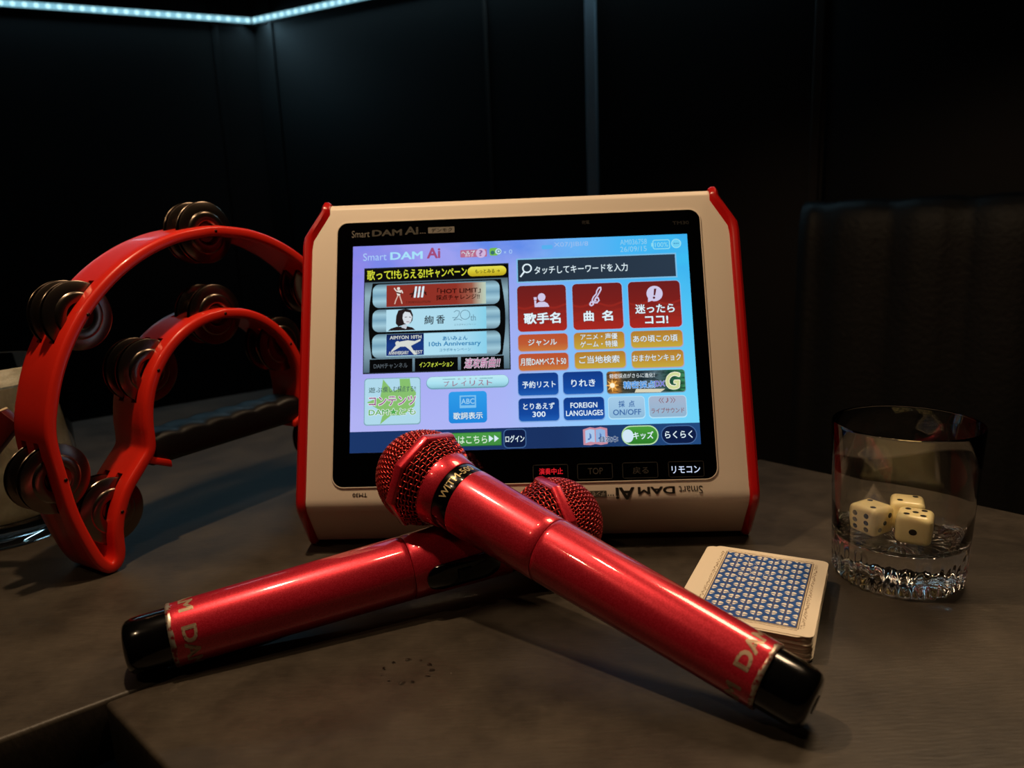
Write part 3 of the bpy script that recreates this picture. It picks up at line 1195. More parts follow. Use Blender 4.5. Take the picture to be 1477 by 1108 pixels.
# bottom bar (its square code is left out)
bar = UI(2)
bar.rect(0, 722, 1280, 800, emi_ramp('display_bottom_bar', [(0, '#1b3668'), (.6, '#1a3160'), (1, '#22487c')], 'X'), 0)
bar.done('menu_bar', scr)
t = UI(4)
t.rect(265, 735, 561, 786, emi('#2f6a34'), 0)
t.rect(268, 738, 558, 783, emi_ramp('display_green_button', [(0, '#3f8a3e'), (1, '#4a9a44')], 'Y'), .4)
t.text('ログインはこちら', 288, 746, 508, 777, emi('#d6ecd4'), 1, .012)
for q in (0, 20):
    t.poly([(514 + q, 747), (531 + q, 760), (514 + q, 773)], emi('#d6ecf4'), 1)
t.done('guide_button', scr)
t = UI(4)
t.rect(568, 727, 651, 797, emi('#44689a'), 0, 16)
t.rect(571, 730, 648, 794, emi('#0f1d44'), .4, 14)
t.text('ログイン', 575, 750, 644, 776, WHITE, 1, .016)
t.done('login_button', scr)
t = UI(4)
PKB = emi('#c58a9c')
t.poly([(858, 736), (884, 728), (902, 732), (922, 728), (946, 734), (946, 790), (922, 794), (902, 790), (884, 794), (858, 792)], PKB, 0)
t.poly([(866, 740), (884, 735), (900, 738), (900, 784), (884, 781), (866, 786)], emi('#a9c6ea'), .4)
t.poly([(904, 738), (922, 735), (938, 740), (938, 786), (922, 781), (904, 784)], emi('#8fb2e0'), .4)
t.text('♪', 874, 750, 890, 775, emi('#4f74b4'), .8, .01)
t.text('♪', 912, 750, 926, 772, emi('#4f74b4'), .8, .01)
t.text('目次本', 917, 763, 984, 785, emi('#16306a'), 1.2, .03, edge=emi('#d8ecfa'), edgew=.035)
t.done('index_button', scr)
t = UI(4)
t.rect(997, 727, 1130, 798, emi('#b6dca8'), 0, 34)
t.rect(1001, 731, 1126, 794, emi_ramp('display_kids_button', [(0, '#2c7a2a'), (1, '#4a9a3a')], 'Y'), .4, 32)
t.disc(1020, 764, 20, emi('#cfe6f4'), .8, 24, 1.2)
t.text('キッズ', 1038, 749, 1112, 777, WHITE, 1.2, .018)
t.done('kids_button', scr)
t = UI(4)
t.rect(1139, 730, 1268, 798, emi('#46689c'), 0, 34)
t.rect(1142, 733, 1265, 795, emi('#0f1d44'), .4, 32)
t.text('らくらく', 1153, 750, 1252, 777, WHITE, 1.2, .016)
t.done('easy_mode_button', scr)

# bezel keys and printing
for x0, x1, s, a, b, c, d, col, la in ((673, 798, '演奏中止', 694, 873, 780, 896, '#e0202a', 'key with lit red lettering'), (833, 958, 'TOP', 870, 876, 924, 899, '#5e564c', 'key with dim lettering'),
                                       (995, 1120, '戻る', 1031, 876, 1087, 901, '#5e564c', 'key with dim return lettering'), (1159, 1284, 'リモコン', 1170, 877, 1271, 903, '#cfdcf8', 'key with lit white lettering')):
    t = UI(2)
    t.outline(x0, 861, x1, 916, 6, 2.2, MAT['ink3'], 0)
    t.text(s, a, b, c, d, emi(col) if col != '#5e564c' else MAT['ink2'], 1, .008)
    t.done('touch_key', bezel, la)
t = UI(2)
t.text('Smart', -6, -64, 64, -36, MAT['ink2'], 0, .0)
t.text('DAM', 74, -64, 190, -38, MAT['ink2'], 0, .03)
t.text('Ai', 202, -72, 254, -40, MAT['ink2'], 0, .03)
t.text('...', 260, -46, 282, -42, MAT['ink2'], 0, .0)
t.rect(292, -66, 394, -42, MAT['ink2'], 0, 2)
t.text('デンモク', 304, -62, 384, -46, MAT['glassblack'], 1, .01, slant=.1)
t.done('printed_lettering', bezel)
t = UI(2)
t.text('充電', 884, -70, 914, -54, MAT['ink3'], 0, .01)
t.done('charging_mark', bezel)
t = UI(2)
t.text('TM30', 1228, -52, 1290, -38, MAT['ink3'], 0, .02)
t.done('model_mark', bezel)
t = UI(2)
t.base = .0002
INK = MAT['ink']


def upside(s, x0, y0, x1, y1, bold, k=0, mat=None, slant=0):
    t.text(s, x0, y0, x1, y1, mat or INK, k, bold, flip=True, slant=slant)


upside('Smart', 1192, 948, 1276, 976, .0)
upside('DAM', 1046, 948, 1178, 974, .03)
upside('Ai', 966, 948, 1034, 992, .03)
upside('...', 938, 972, 960, 978, .0)
t.rect(862, 958, 934, 980, INK, 0, 2)
upside('デンモク', 868, 961, 928, 977, .01, 1, MAT['beige'])
t.done('printed_lettering', tab, 'dark lettering printed upside down on the cream shell')
t = UI(2)
t.base = .0002
upside('TM30', 12, 946, 66, 960, .02)
t.done('model_mark', tab, 'small dark model mark printed upside down')

# ------------------------------------------------------------------ microphones


def circ_text(b, s, theta0, z0, width, height, rfun, mat, bold=.02, lift=.00012):
    """Lettering wrapped round the barrel: reads towards growing angle, letter tops towards the head (+Z)."""
    Vt, F, w, h = text_shape(s, bold)
    bm = bmesh.new()
    vs = [bm.verts.new((a * width, c * height, 0)) for a, c in Vt]
    for f in F:
        try:
            bm.faces.new([vs[i] for i in f])
        except ValueError:
            pass
    x = .0011
    while x < width:
        g = bm.verts[:] + bm.edges[:] + bm.faces[:]
        bmesh.ops.bisect_plane(bm, geom=g, plane_co=(x, 0, 0), plane_no=(1, 0, 0))
        x += .0011
    bm.verts.index_update()
    V = []
    for v in bm.verts:
        z = z0 + v.co.y
        r = rfun(z) + lift
        a = theta0 + v.co.x / rfun(z0)
        V.append((r * cos(a), r * sin(a), z))
    b.add(V, [tuple(v.index for v in f.verts) for f in bm.faces], mat)
    bm.free()


def body_r(z):
    if z < .121:
        return .0156 + (.0178 - .0156) * z / .121
    return .0178 + (.0197 - .0178) * (z - .121) / .057


def head_r(z):
    """Radius of the grille at height z along the microphone."""
    if z < .212:
        t = (z - .1965) / (.212 - .1965)
        return .0208 + (.0275 - .0208) * sin(min(max(t, 0), 1) * pi / 2) ** .9
    t = (z - .212) / .0300
    return .0275 * sqrt(max(0.0, 1 - t ** 2.15))


def make_mic(name, label, origin, direction, roll, switch, size, ring_turn, tail_turn, band_turn):
    root = thing(name, label, 'microphone', origin)
    z = Vector(direction).normalized()
    x = Vector((0, 0, 1)) - z * z.z
    x.normalize()                                     # local X: the side that looks up
    y = z.cross(x)
    m = Matrix((x, y, z)).transposed().to_4x4() @ Matrix.Rotation(roll, 4, 'Z')
    m = m @ Matrix.Scale(size, 4)
    m.translation = root.location
    root.matrix_world = m
    bev = .0005

    MB().lathe([(0, -.0210), (.0085, -.0209), (.0112, -.0202), (.0128, -.0186), (.0136, -.0160), (.0140, -.0120), (.0141, -.0040), (.0141, .0008), (0, .0008)],
               MAT['black'], 56).build('end_cap', root, autosmooth=50)
    MB().lathe([(.0008, -.02115), (.0042, -.02125), (.0046, -.0205)], MAT['rubber'], 24).build('cap_boss', root)
    # bare metal edge where the paint is worn away
    rim = MB()
    rim.lathe([(.0138, .0000), (.0153, -.0003), (.0158, .0003), (.01585, .0012), (.0157, .0020), (.0138, .0020)], MAT['silver'], 96,
              mod=lambda i, r, zz, a: (r, zz + (.0003 * sin(a * 5 + 1) + .0002 * sin(a * 13) if i in (3, 4) else 0)))
    o = rim.build('worn_rim', root, autosmooth=50)
    o['label'] = 'bare silver rim with chipped paint'
    body = MB()
    body.lathe([(.0140, .0006), (.0155, .0008), (.01562, .0016)] + [(body_r(q * .001), q * .001) for q in range(4, 120, 6)] + [(body_r(.1203), .1203), (body_r(.1207) - .0004, .1208), (.0150, .1208)], MAT['red'], 96)
    body.build('barrel', root, autosmooth=40)
    up = MB()
    up.lathe([(.0150, .1211), (body_r(.1211) - .0004, .1211), (body_r(.1211), .1216)] + [(body_r(.1216 + q * .0056), .1216 + q * .0056) for q in range(1, 11)] + [(.01965, .1782), (.0188, .1786), (.0170, .1786)], MAT['red'], 96)
    up.build('neck', root, autosmooth=40)
    bd = MB()
    bd.lathe([(.0170, .1780), (.0190, .1783), (.0193, .1790), (.0197, .1880), (.0196, .1890), (.0170, .1890)], MAT['black'], 96)
    band = bd.build('band', root, autosmooth=40)
    bt = MB()
    br_ = lambda zz: .0193 + .0004 * (zz - .179) / .009
    circ_text(bt, 'WITM-500', band_turn, .1812, .0275, .0046, br_, MAT['gold'], .012)
    bt.build('lettering', band, recalc=False)
    cl = MB()
    cl.lathe([(.0175, .1886), (.0200, .1887), (.0204, .1892), (.0213, .1940), (.0224, .1972), (.0222, .1986), (.0210, .1992), (.0180, .1992)], MAT['red'], 96)
    cl.build('collar', root, autosmooth=40)

    foam = MB()
    hp = [(.0, .1970)] + [(max(head_r(q) - .0016, .0003), q) for q in [.1972 + .0012 * i for i in range(38)] if q < .2402] + [(.0, .2402)]
    foam.lathe(hp, MAT['foam'], 48)
    foam.build('foam', root)

    # woven wire: rings and ribs below the ring, a square weave over the dome
    gr = MB()
    wr = .00046
    am = .00052
    nrib = 46
    zs = [.1980 + .00190 * i for i in range(6)]
    for i, zz in enumerate(zs):
        pts = []
        for k in range(nrib * 2):
            a = 2 * pi * k / (nrib * 2)
            ph = pi * (k / 2)
            r = head_r(zz) + am * cos(pi * k / 2 * 1.0 + (pi if i % 2 else 0)) if k % 2 == 0 else head_r(zz)
            pts.append((r * cos(a), r * sin(a), zz))
        gr.tube(pts, wr, MAT['wire'], 5, closed=True)
    for k in range(nrib):
        a = 2 * pi * k / nrib
        pts = []
        for j in range(len(zs) * 2 + 1):
            zz = zs[0] - .00095 + .00095 * j
            i = (j - 1) // 2
            sgn = 0 if j % 2 == 0 else (-1 if ((k + i) % 2 == 0) else 1)
            r = head_r(zz) + am * sgn
            pts.append((r * cos(a), r * sin(a), zz))
        gr.tube(pts, wr, MAT['wire'], 5)
    # dome: equidistant map of a flat weave
    arc = []
    S = 0
    zz = .2148
    prev = None
    tab_s = []
    steps = 120
    for i in range(steps + 1):
        q = .2420 - (.2420 - .2140) * (i / steps) ** 1.6
        r = head_r(q)
        if prev:
            S += hypot(r - prev[0], q - prev[1])
        tab_s.append((S, r, q))
        prev = (r, q)
    SM = S

    def dome(u, v, off):
        rho = hypot(u, v)
        rho = min(rho, SM)
        lo = 0
        for i in range(1, len(tab_s)):
            if tab_s[i][0] >= rho:
                s0, r0, q0 = tab_s[i - 1]
                s1, r1, q1 = tab_s[i]
                f_ = (rho - s0) / max(1e-9, s1 - s0)
                r, q = r0 + (r1 - r0) * f_, q0 + (q1 - q0) * f_
                break
        else:
            r, q = tab_s[-1][1:]
        a = atan2(v, u)
        p = Vector((r * cos(a), r * sin(a), q))
        n = Vector((r * cos(a), r * sin(a), max(0, q - .212))).normalized()
        return p + n * off

    sp = .00255
    nn = int(SM / sp)
    for ax in (0, 1):
        for i in range(-nn, nn + 1):
            c = i * sp
            half = sqrt(max(0, SM * SM - c * c))
            hn = int(half / sp)
            if hn < 1:
                continue
            pts = []
            for j in range(-2 * hn - 1, 2 * hn + 2):
                s_ = j * sp / 2
                if abs(s_) > half:
                    continue
                on = (j % 2 == 0)
                sg = 0 if not on else (1 if ((i + j // 2) % 2 == 0) else -1) * (1 if ax == 0 else -1)
                u, v = (s_, c) if ax == 0 else (c, s_)
                pts.append(dome(u, v, am * sg))
            if len(pts) > 2:
                gr.tube(pts, wr, MAT['wire'], 5)
    gr.build('grille', root, recalc=False)

    # eight-sided ring round the widest part
    rg = MB()
    V, F = [], []
    secs = [(.0262, .2092), (.0288, .2086), (.0300, .2096), (.0304, .2120), (.0300, .2146), (.0288, .2156), (.0262, .2150)]
    for k in range(8):
        a = 2 * pi * (k + .5) / 8 + ring_turn
        for r, q in secs:
            V.append((r * cos(a), r * sin(a), q))
    ns = len(secs)
    for k in range(8):
        for i in range(ns):
            F.append((k * ns + i, ((k + 1) % 8) * ns + i, ((k + 1) % 8) * ns + (i + 1) % ns, k * ns + (i + 1) % ns))
    rg.add(V, F, MAT['red'])
    o = rg.build('guard_ring', root, bevel=.0005, segs=2)
    # switch: long oval raised plate on the neck
    sw = MB()
    V, F = [], []
    oval = rrect(-.0075, -.021, .0075, .021, .0074, 8)
    zc = .148
    no = len(oval)
    for sc, lift in ((1.0, -.001), (1.0, .0012), (.90, .0022), (.55, .0024)):
        for (a_, b_) in oval:
            r = body_r(zc + b_ * sc) + lift
            th = (a_ * sc) / .019
            V.append((r * cos(th), r * sin(th), zc + b_ * sc))
    for lv in range(3):
        for i in range(no):
            F.append((lv * no + i, lv * no + (i + 1) % no, (lv + 1) * no + (i + 1) % no, (lv + 1) * no + i))
    F.append(tuple(3 * no + i for i in range(no)))
    sw.add(V, F, MAT['black'], True)
    so = sw.build('switch_plate', root, xf=Matrix.Rotation(switch, 4, 'Z'), autosmooth=50)
    kb = MB()
    kb.box(.0208, .0232, -.0030, .0030, .144, .152, MAT['rubber'])
    kb.build('slider', so, bevel=.0006, xf=Matrix.Rotation(switch, 4, 'Z'))
    # silver lettering round the tail of the barrel
    lt = MB()
    for k in range(3):
        circ_text(lt, 'DAM', tail_turn + k * 2 * pi / 3, .0058, .0255, .0068, body_r, MAT['foil'], .035)
    lo_ = lt.build('lettering', root, recalc=False)
    lo_['label'] = 'worn silver lettering round the tail'
    return root


RDIR = Vector((.91215, .40417, .06802))
FDIR = Vector((-.7511, .6102, .2520)).normalized()
make_mic('microphone', 'red metallic microphone lying underneath with its tail at left', (-.17280, .34690, .0161), RDIR, 0, radians(97), 1.0, radians(118 + 15), radians(54), radians(94))
make_mic('microphone', 'red metallic microphone on top with its mesh head at centre', (.10243, .28908, .0185), FDIR, 0, radians(120), .957, radians(205 - 15), radians(-64), radians(-69))

# ------------------------------------------------------------------ tambourine
AZ = radians(32)
TU = Vector((sin(AZ), cos(AZ), 0))
TW = Vector((-cos(AZ), sin(AZ), 0))
tam = thing('tambourine', 'red half-moon tambourine standing on its horns beside the tablet', 'tambourine', (-.25981, .45163, .0008))
TM = Matrix((TU, TW, Vector((0, 0, 1)))).transposed().to_4x4()      # local x: along, y: frame width, z: up
TMR = TM.to_3x3()
tam.rotation_euler = TMR.to_euler()
mm = .001
WID = 37


def smooth_loop(pts, per):
    out = []
    N = len(pts)
    for i in range(N):
        p0, p1, p2, p3 = (Vector(pts[(i + k - 1) % N]) for k in range(4))
        for j in range(per):
            t_ = j / per
            out.append(.5 * ((2 * p1) + (-p0 + p2) * t_ + (2 * p0 - 5 * p1 + 4 * p2 - p3) * t_ ** 2 + (-p0 + 3 * p1 - 3 * p2 + p3) * t_ ** 3))
    return out


CX = 111.0
half = [(5.0, 3.0), (-.8, 7.5), (-6.3, 20.0), (-13.2, 44.0), (-16.6, 68.0)]
outer_l = [(CX - 130.8 * cos(radians(a)), 79 + 130.8 * sin(radians(a))) for a in range(7, 90, 10)]
inner_l = [(CX - 68.3 * cos(radians(a)), 84 + 68.3 * sin(radians(a))) for a in range(4, 90, 12)]
flare = [(10.8, 8.2), (12.3, 24.9), (16.0, 37.3), (23.0, 50.0), (34.0, 62.0), (41.2, 70.0), (42.6, 78.0)]
mir = lambda L: [(2 * CX - x, y) for x, y in L][::-1]
loop = half + outer_l + [(CX, 209.8)] + mir(outer_l) + mir(half) + mir(flare)[0:0]
loop = half + outer_l + [(CX, 209.8)] + mir(outer_l) + mir(half)[:-1] + [(2 * CX - 5.0, 3.0)] \
    + [(2 * CX - x, y) for x, y in flare] + [(2 * CX - x, y) for x, y in inner_l] + [(CX, 152.3)] + inner_l[::-1] + flare[::-1]
path = smooth_loop(loop, 6)
# even out
dist = [0]
for a, b in zip(path, path[1:] + path[:1]):
    dist.append(dist[-1] + (b - a).length)
tot = dist[-1]
NS = 520
even = []
k = 0
for i in range(NS):
    d = tot * i / NS
    while dist[k + 1] < d:
        k += 1
    f_ = (d - dist[k]) / (dist[k + 1] - dist[k])
    even.append(path[k].lerp(path[(k + 1) % len(path)], f_))
stations = [(CX, 209.8), (13.4, 163.5), (-15.2, 68.1), (2 * CX - 13.4, 163.5), (2 * CX + 15.2, 68.1),
            (CX, 152.3), (54.0, 121.8), (15.8, 37.0), (2 * CX - 54.0, 121.8), (2 * CX - 15.8, 37.0)]
SLOTS = ((9.6, 15.2), (23.6, 29.2))
wl = [0, .35, 1.2, 2.4, 9.6, 15.2, 23.6, 29.2, 34.6, 35.8, 36.65, 37]
hk = [1.7, 2.6, 3.35, 3.6, 3.6, 3.6, 3.6, 3.6, 3.6, 3.35, 2.6, 1.7]


def in_slot(p, j):
    if not any(abs(wl[j] - s[0]) < .01 for s in SLOTS):
        return False
    return any((p - Vector(s)).length < 22.6 for s in stations)


frame = MB()
nw = len(wl)
V = []
for i in range(NS):
    p = even[i]
    tng = (even[(i + 1) % NS] - even[i - 1]).normalized()
    nrm = Vector((-tng.y, tng.x))
    for sgn in (1, -1):
        for j in range(nw):
            q = p + nrm * (hk[j] * sgn)
            V.append((q.x * mm, wl[j] * mm, q.y * mm))


def vid(i, s, j):
    return (i % NS) * 2 * nw + s * nw + j


solid = [[not in_slot((even[i] + even[(i + 1) % NS]) / 2, j) for j in range(nw - 1)] for i in range(NS)]
F = []
for i in range(NS):
    for j in range(nw - 1):
        if not solid[i][j]:
            continue
        F.append((vid(i, 0, j), vid(i, 0, j + 1), vid(i + 1, 0, j + 1), vid(i + 1, 0, j)))
        F.append((vid(i, 1, j), vid(i + 1, 1, j), vid(i + 1, 1, j + 1), vid(i, 1, j + 1)))
        if j == 0 or not solid[i][j - 1]:
            F.append((vid(i, 0, j), vid(i + 1, 0, j), vid(i + 1, 1, j), vid(i, 1, j)))
        if j == nw - 2 or not solid[i][j + 1]:
            F.append((vid(i, 0, j + 1), vid(i, 1, j + 1), vid(i + 1, 1, j + 1), vid(i + 1, 0, j + 1)))
        if not solid[(i + 1) % NS][j]:
            F.append((vid(i + 1, 0, j), vid(i + 1, 0, j + 1), vid(i + 1, 1, j + 1), vid(i + 1, 1, j)))
        if not solid[i - 1][j]:
            F.append((vid(i, 0, j), vid(i, 1, j), vid(i, 1, j + 1), vid(i, 0, j + 1)))
frame.add(V, F, MAT['tam'], True)
frame.build('frame', tam, autosmooth=38)
jp = [(2.2, .2), (6.4, .2), (6.9, .5), (8.2, 2.6), (9.2, 3.0), (13.2, 2.6), (14.2, 2.2), (14.8, 1.6), (20.6, .9), (21.3, .5), (21.0, .1), (14.6, .9), (13.6, 1.6), (9.4, 2.0), (7.2, -.3), (2.2, -.4), (2.2, .2)]
jm = None
for (sx_, sz_) in stations:
    pin = MB()
    pin.tube([(sx_ * mm, -.0002, sz_ * mm), (sx_ * mm, .0372, sz_ * mm)], .00115, MAT['pin'], 10)
    pin.build('pin', tam)
    for w_, sg in ((11.2, 1), (13.6, -1), (25.2, 1), (27.6, -1)):
        tilt = Matrix.Rotation(random.uniform(-.03, .03), 4, 'X') @ Matrix.Rotation(random.uniform(-.03, .03), 4, 'Z')
        drop = -.9
        mx_ = Matrix.Translation((sx_ * mm, w_ * mm, (sz_ + drop) * mm)) @ tilt @ Matrix.Rotation(radians(90) * sg, 4, 'X')
        if jm is None:
            jj = MB().lathe([(r * mm, z_ * mm) for r, z_ in jp], MAT['jingle'], 44).build('jingle', tam, autosmooth=30)
            jm = jj.data
        else:
            jj = bpy.data.objects.new('jingle', jm)
            COL.objects.link(jj)
            jj.parent = tam
        jj.matrix_local = mx_
# ribbed black grip on the cross bar
gp = MB()
V, F = [], []
ng, nk = 60, 20
for i in range(ng + 1):
    u_ = 47 + (2 * CX - 94) * i / ng
    wave = 1.6 * abs(sin((u_ - 47) / (2 * CX - 94) * pi * 6))
    for k in range(nk):
        a = 2 * pi * k / nk
        cy = math.copysign(abs(cos(a)) ** .45, cos(a))
        cz = math.copysign(abs(sin(a)) ** .45, sin(a))
        zt = 67.5 + cz * 10.5 + (wave if sin(a) > .2 else 0)
        V.append((u_ * mm, (18.5 + cy * 14.5) * mm, zt * mm))
for i in range(ng):
    for k in range(nk):
        F.append((i * nk + k, i * nk + (k + 1) % nk, (i + 1) * nk + (k + 1) % nk, (i + 1) * nk + k))
F += [tuple(range(nk)), tuple(ng * nk + k for k in range(nk))]
gp.add(V, F, MAT['rubber'], True)
o = gp.build('grip', tam, autosmooth=50)
o['label'] = 'black rubber grip with finger waves'
for sg in (0, 1):
    st = MB()
    pts = [(36, 66), (56, 57)]
    if sg:
        pts = [(2 * CX - a, b) for a, b in pts]
    (a0, b0), (a1, b1) = pts
    V = [(a * mm, w * mm, (b + dz) * mm) for w in (1.5, 35.5) for a, b in pts for dz in (-2.6, 2.6)]
    st.add(V, [(0, 1, 3, 2), (4, 6, 7, 5), (0, 2, 6, 4), (1, 5, 7, 3), (0, 4, 5, 1), (2, 3, 7, 6)], MAT['tam'])
    st.build('grip_socket', tam, bevel=.0012)

# ------------------------------------------------------------------ playing cards
KX, KY, KR = .1275, .3786, radians(-26.668)
CW, CH, CT = .063, .088, .00030
NC = 46


def card_mesh():
    b = MB()
    P = rrect(-CW / 2, -CH / 2, CW / 2, CH / 2, .0036, 5)
    n = len(P)
    b.add([(x, y, 0) for x, y in P] + [(x, y, CT * .92) for x, y in P], [tuple(range(n))[::-1], tuple(range(n, 2 * n))], MAT['card'])
    o_ = len(b.v)
    b.add([(x, y, 0) for x, y in P] + [(x, y, CT * .92) for x, y in P], [(i, (i + 1) % n, n + (i + 1) % n, n + i) for i in range(n)], MAT['cardedge'])
    return b


first = None
for i in range(NC):
    top = i == NC - 1
    if first is None:
        o = card_mesh().build('playing_card')
        first = o.data
    else:
        o = bpy.data.objects.new('playing_card', first)
        COL.objects.link(o)
    u_, v_ = random.gauss(0, .00035) - .0012 + .0004 * sin(i * .3), random.gauss(0, .00035) + .0006
    if i == NC - 2:
        u_, v_ = -.0046, -.0012
    if top:
        u_ = v_ = 0
    r_ = KR + random.gauss(0, .004) * (0 if top else 1)
    o.location = (KX + u_ * cos(KR) - v_ * sin(KR), KY + u_ * sin(KR) + v_ * cos(KR), TZ + i * CT)
    o.rotation_euler = (0, 0, r_)
    if top:
        tag(o, 'playing card with a blue patterned back on top of the deck', 'playing card', 'deck of playing cards')
        topcard = o
    elif i == NC - 2:
        tag(o, 'cream-edged playing card sticking out just under the top card', 'playing card', 'deck of playing cards')
    else:
        tag(o, 'playing card within the squared deck beside the tumbler, only its edge showing', 'playing card', 'deck of playing cards')
pr = MB()
zt = CT * .92


def flat(pts, mat, k):
    pr.add([(x, y, zt + .00003 * k) for x, y in pts], [tuple(range(len(pts)))], mat)


bx, by = .0230, .0372
flat([(-bx - .0012, -by - .0012), (bx + .0012, -by - .0012), (bx + .0012, by + .0012), (-bx - .0012, by + .0012)], MAT['bronze'], 1)
flat([(-bx - .0008, -by - .0008), (bx + .0008, -by - .0008), (bx + .0008, by + .0008), (-bx - .0008, by + .0008)], MAT['card'], 2)
flat([(-bx - .0004, -by - .0004), (bx + .0004, -by - .0004), (bx + .0004, by + .0004), (-bx - .0004, by + .0004)], MAT['bronze'], 3)
flat([(-bx, -by), (bx, -by), (bx, by), (-bx, by)], MAT['blue'], 4)
px_, py_ = .00657, .0068
ncol, nrow = 7, 11
for c in range(ncol + 1):
    x = -bx + c * px_
    if -bx < x < bx:
        flat([(x - .00013, -by), (x + .00013, -by), (x + .00013, by), (x - .00013, by)], MAT['bronze'], 5)


def clip(poly):
    for ax, lim, sg in ((0, bx, 1), (0, -bx, -1), (1, by, 1), (1, -by, -1)):
        out = []
        for i in range(len(poly)):
            a, b = poly[i], poly[(i + 1) % len(poly)]
            ia, ib = (a[ax] - lim) * sg <= 0, (b[ax] - lim) * sg <= 0
            if ia:
                out.append(a)
            if ia != ib:
                t_ = (lim - a[ax]) / (b[ax] - a[ax])
                out.append((a[0] + (b[0] - a[0]) * t_, a[1] + (b[1] - a[1]) * t_))
        poly = out
        if not poly:
            return []
    return poly


for c in range(ncol + 1):
    for r in range(nrow + 1):
        x = -bx + c * px_
        y = -by + r * py_ + (py_ / 2 if c % 2 else 0)
        for sx in (-1, 1):
            for q in ([(x + sx * .0005, y + .0003), (x + sx * .0031, y + .0009), (x + sx * .0024, y + .0020), (x + sx * .0012, y + .0026), (x + sx * .0006, y + .0022)],
                      [(x + sx * .0005, y - .0003), (x + sx * .0030, y - .0001), (x + sx * .0014, y - .0016), (x + sx * .0008, y - .0018)]):
                q = clip(q)
                if len(q) > 2:
                    flat(q if sx < 0 else q[::-1], MAT['white'], 6)
# filigree border of fine dots
rnd = random.Random(3)
for sx in (-1, 1):
    for i in range(150):
        x = sx * (bx + .0019 + rnd.random() * .0016)
        y = -by + 2 * by * i / 149
        s_ = .00018 + rnd.random() * .00022
        flat([(x - s_, y - s_), (x + s_, y - s_), (x + s_, y + s_), (x - s_, y + s_)], MAT['sepia'], 1)
for sy in (-1, 1):
    for i in range(46):
        x = -bx + 2 * bx * i / 45
        y = sy * (by + .0022 + rnd.random() * .0005)
        s_ = .00016 + rnd.random() * .00018
        flat([(x - s_ * 2, y - s_), (x + s_ * 2, y - s_), (x + s_ * 2, y + s_), (x - s_ * 2, y + s_)], MAT['sepia'], 1)
# worn white nicks in the print
for i in range(70):
    x, y = rnd.gauss(-.004, .007), rnd.gauss(.010, .014)
    if abs(x) < bx - .002 and abs(y) < by - .002:
        a, l_ = rnd.random() * 6.28, .0004 + rnd.random() * .0014
        dx, dy = cos(a) * l_, sin(a) * l_
        flat([(x - dx, y - dy), (x + dy * .12, y - dx * .12), (x + dx, y + dy), (x - dy * .12, y + dx * .12)], MAT['white'], 7)
o = pr.build('back_print', topcard, recalc=True)
o['label'] = 'blue printed back with white motifs'

# ------------------------------------------------------------------ tumbler and dice
GX, GY = .2193, .4136
tum = thing('tumbler', 'clear rocks tumbler with a cut starburst base holding three dice', 'glass', (GX, GY, .0002))


def tmod(i, r, z, a):
    if 0 < z < .0225 and r > .030:                       # flutes fanning up the foot of the outer wall
        k = (1 - z / .0225)
        d = abs(sin(14 * a))
        return r - .0017 * k * (1 - d) - .0005 * k * abs(sin(28 * a)), z
    if z < .004 and .006 < r < .031:                     # starburst cut into the underside
        return r, z + .0036 * abs(sin(14 * a)) * sin(pi * (r - .006) / .025)
    return r, z


prof_g = [(0, .0012), (.004, .0012), (.010, .0012), (.016, .0012), (.022, .0012), (.028, .0010), (.0315, .0), (.0338, .0006), (.0349, .0024), (.0351, .005), (.0353, .009), (.0355, .013), (.0357, .017), (.0359, .0215), (.0360, .024),
          (.0368, .045), (.0379, .070), (.03875, .0900), (.0386, .0910), (.0382, .0914), (.0379, .0909), (.0371, .070), (.0359, .045), (.0350, .0285), (.0335, .0255), (.0300, .0243), (.0290, .0238), (.0272, .0244), (.0262, .0238), (.012, .0236), (0, .0236)]
MB().lathe(prof_g, MAT['glass'], 224, mod=tmod).build('glass_wall', tum, autosmooth=60, weld=True)

DS = .0183


def die_base():
    bm = bmesh.new()
    bmesh.ops.create_cube(bm, size=DS)
    bmesh.ops.bevel(bm, geom=bm.edges[:], offset=.0034, segments=5, profile=.5, affect='EDGES')
    me = bpy.data.meshes.new('die_body')
    for f in bm.faces:
        f.smooth = True
    bm.to_mesh(me)
    bm.free()
    me.materials.append(MAT['die'])
    me.set_sharp_from_angle(angle=radians(60))
    return me


DIE = die_base()
PIPM = {}
for big in (0, 1):
    R_ = .0021 if big else .00165
    pm = MB().lathe([(0, .00012), (R_ * .6, .00012), (R_ * .95, .00006), (R_, -.0001)], MAT['pip'], 18).build('pip')
    PIPM[big] = pm.data
    bpy.data.objects.remove(pm)
LAY = {1: [(0, 0)], 2: [(-1, -1), (1, 1)], 3: [(-1, -1), (0, 0), (1, 1)], 4: [(-1, -1), (1, 1), (-1, 1), (1, -1)],
       5: [(-1, -1), (1, 1), (-1, 1), (1, -1), (0, 0)], 6: [(-1, -1), (-1, 0), (-1, 1), (1, -1), (1, 0), (1, 1)]}
AX = {'top': ((1, 0, 0), (0, 1, 0), (0, 0, 1)), 'bottom': ((1, 0, 0), (0, -1, 0), (0, 0, -1)), 'front': ((1, 0, 0), (0, 0, 1), (0, -1, 0)),
      'back': ((-1, 0, 0), (0, 0, 1), (0, 1, 0)), 'right': ((0, 1, 0), (0, 0, 1), (1, 0, 0)), 'left': ((0, -1, 0), (0, 0, 1), (-1, 0, 0))}


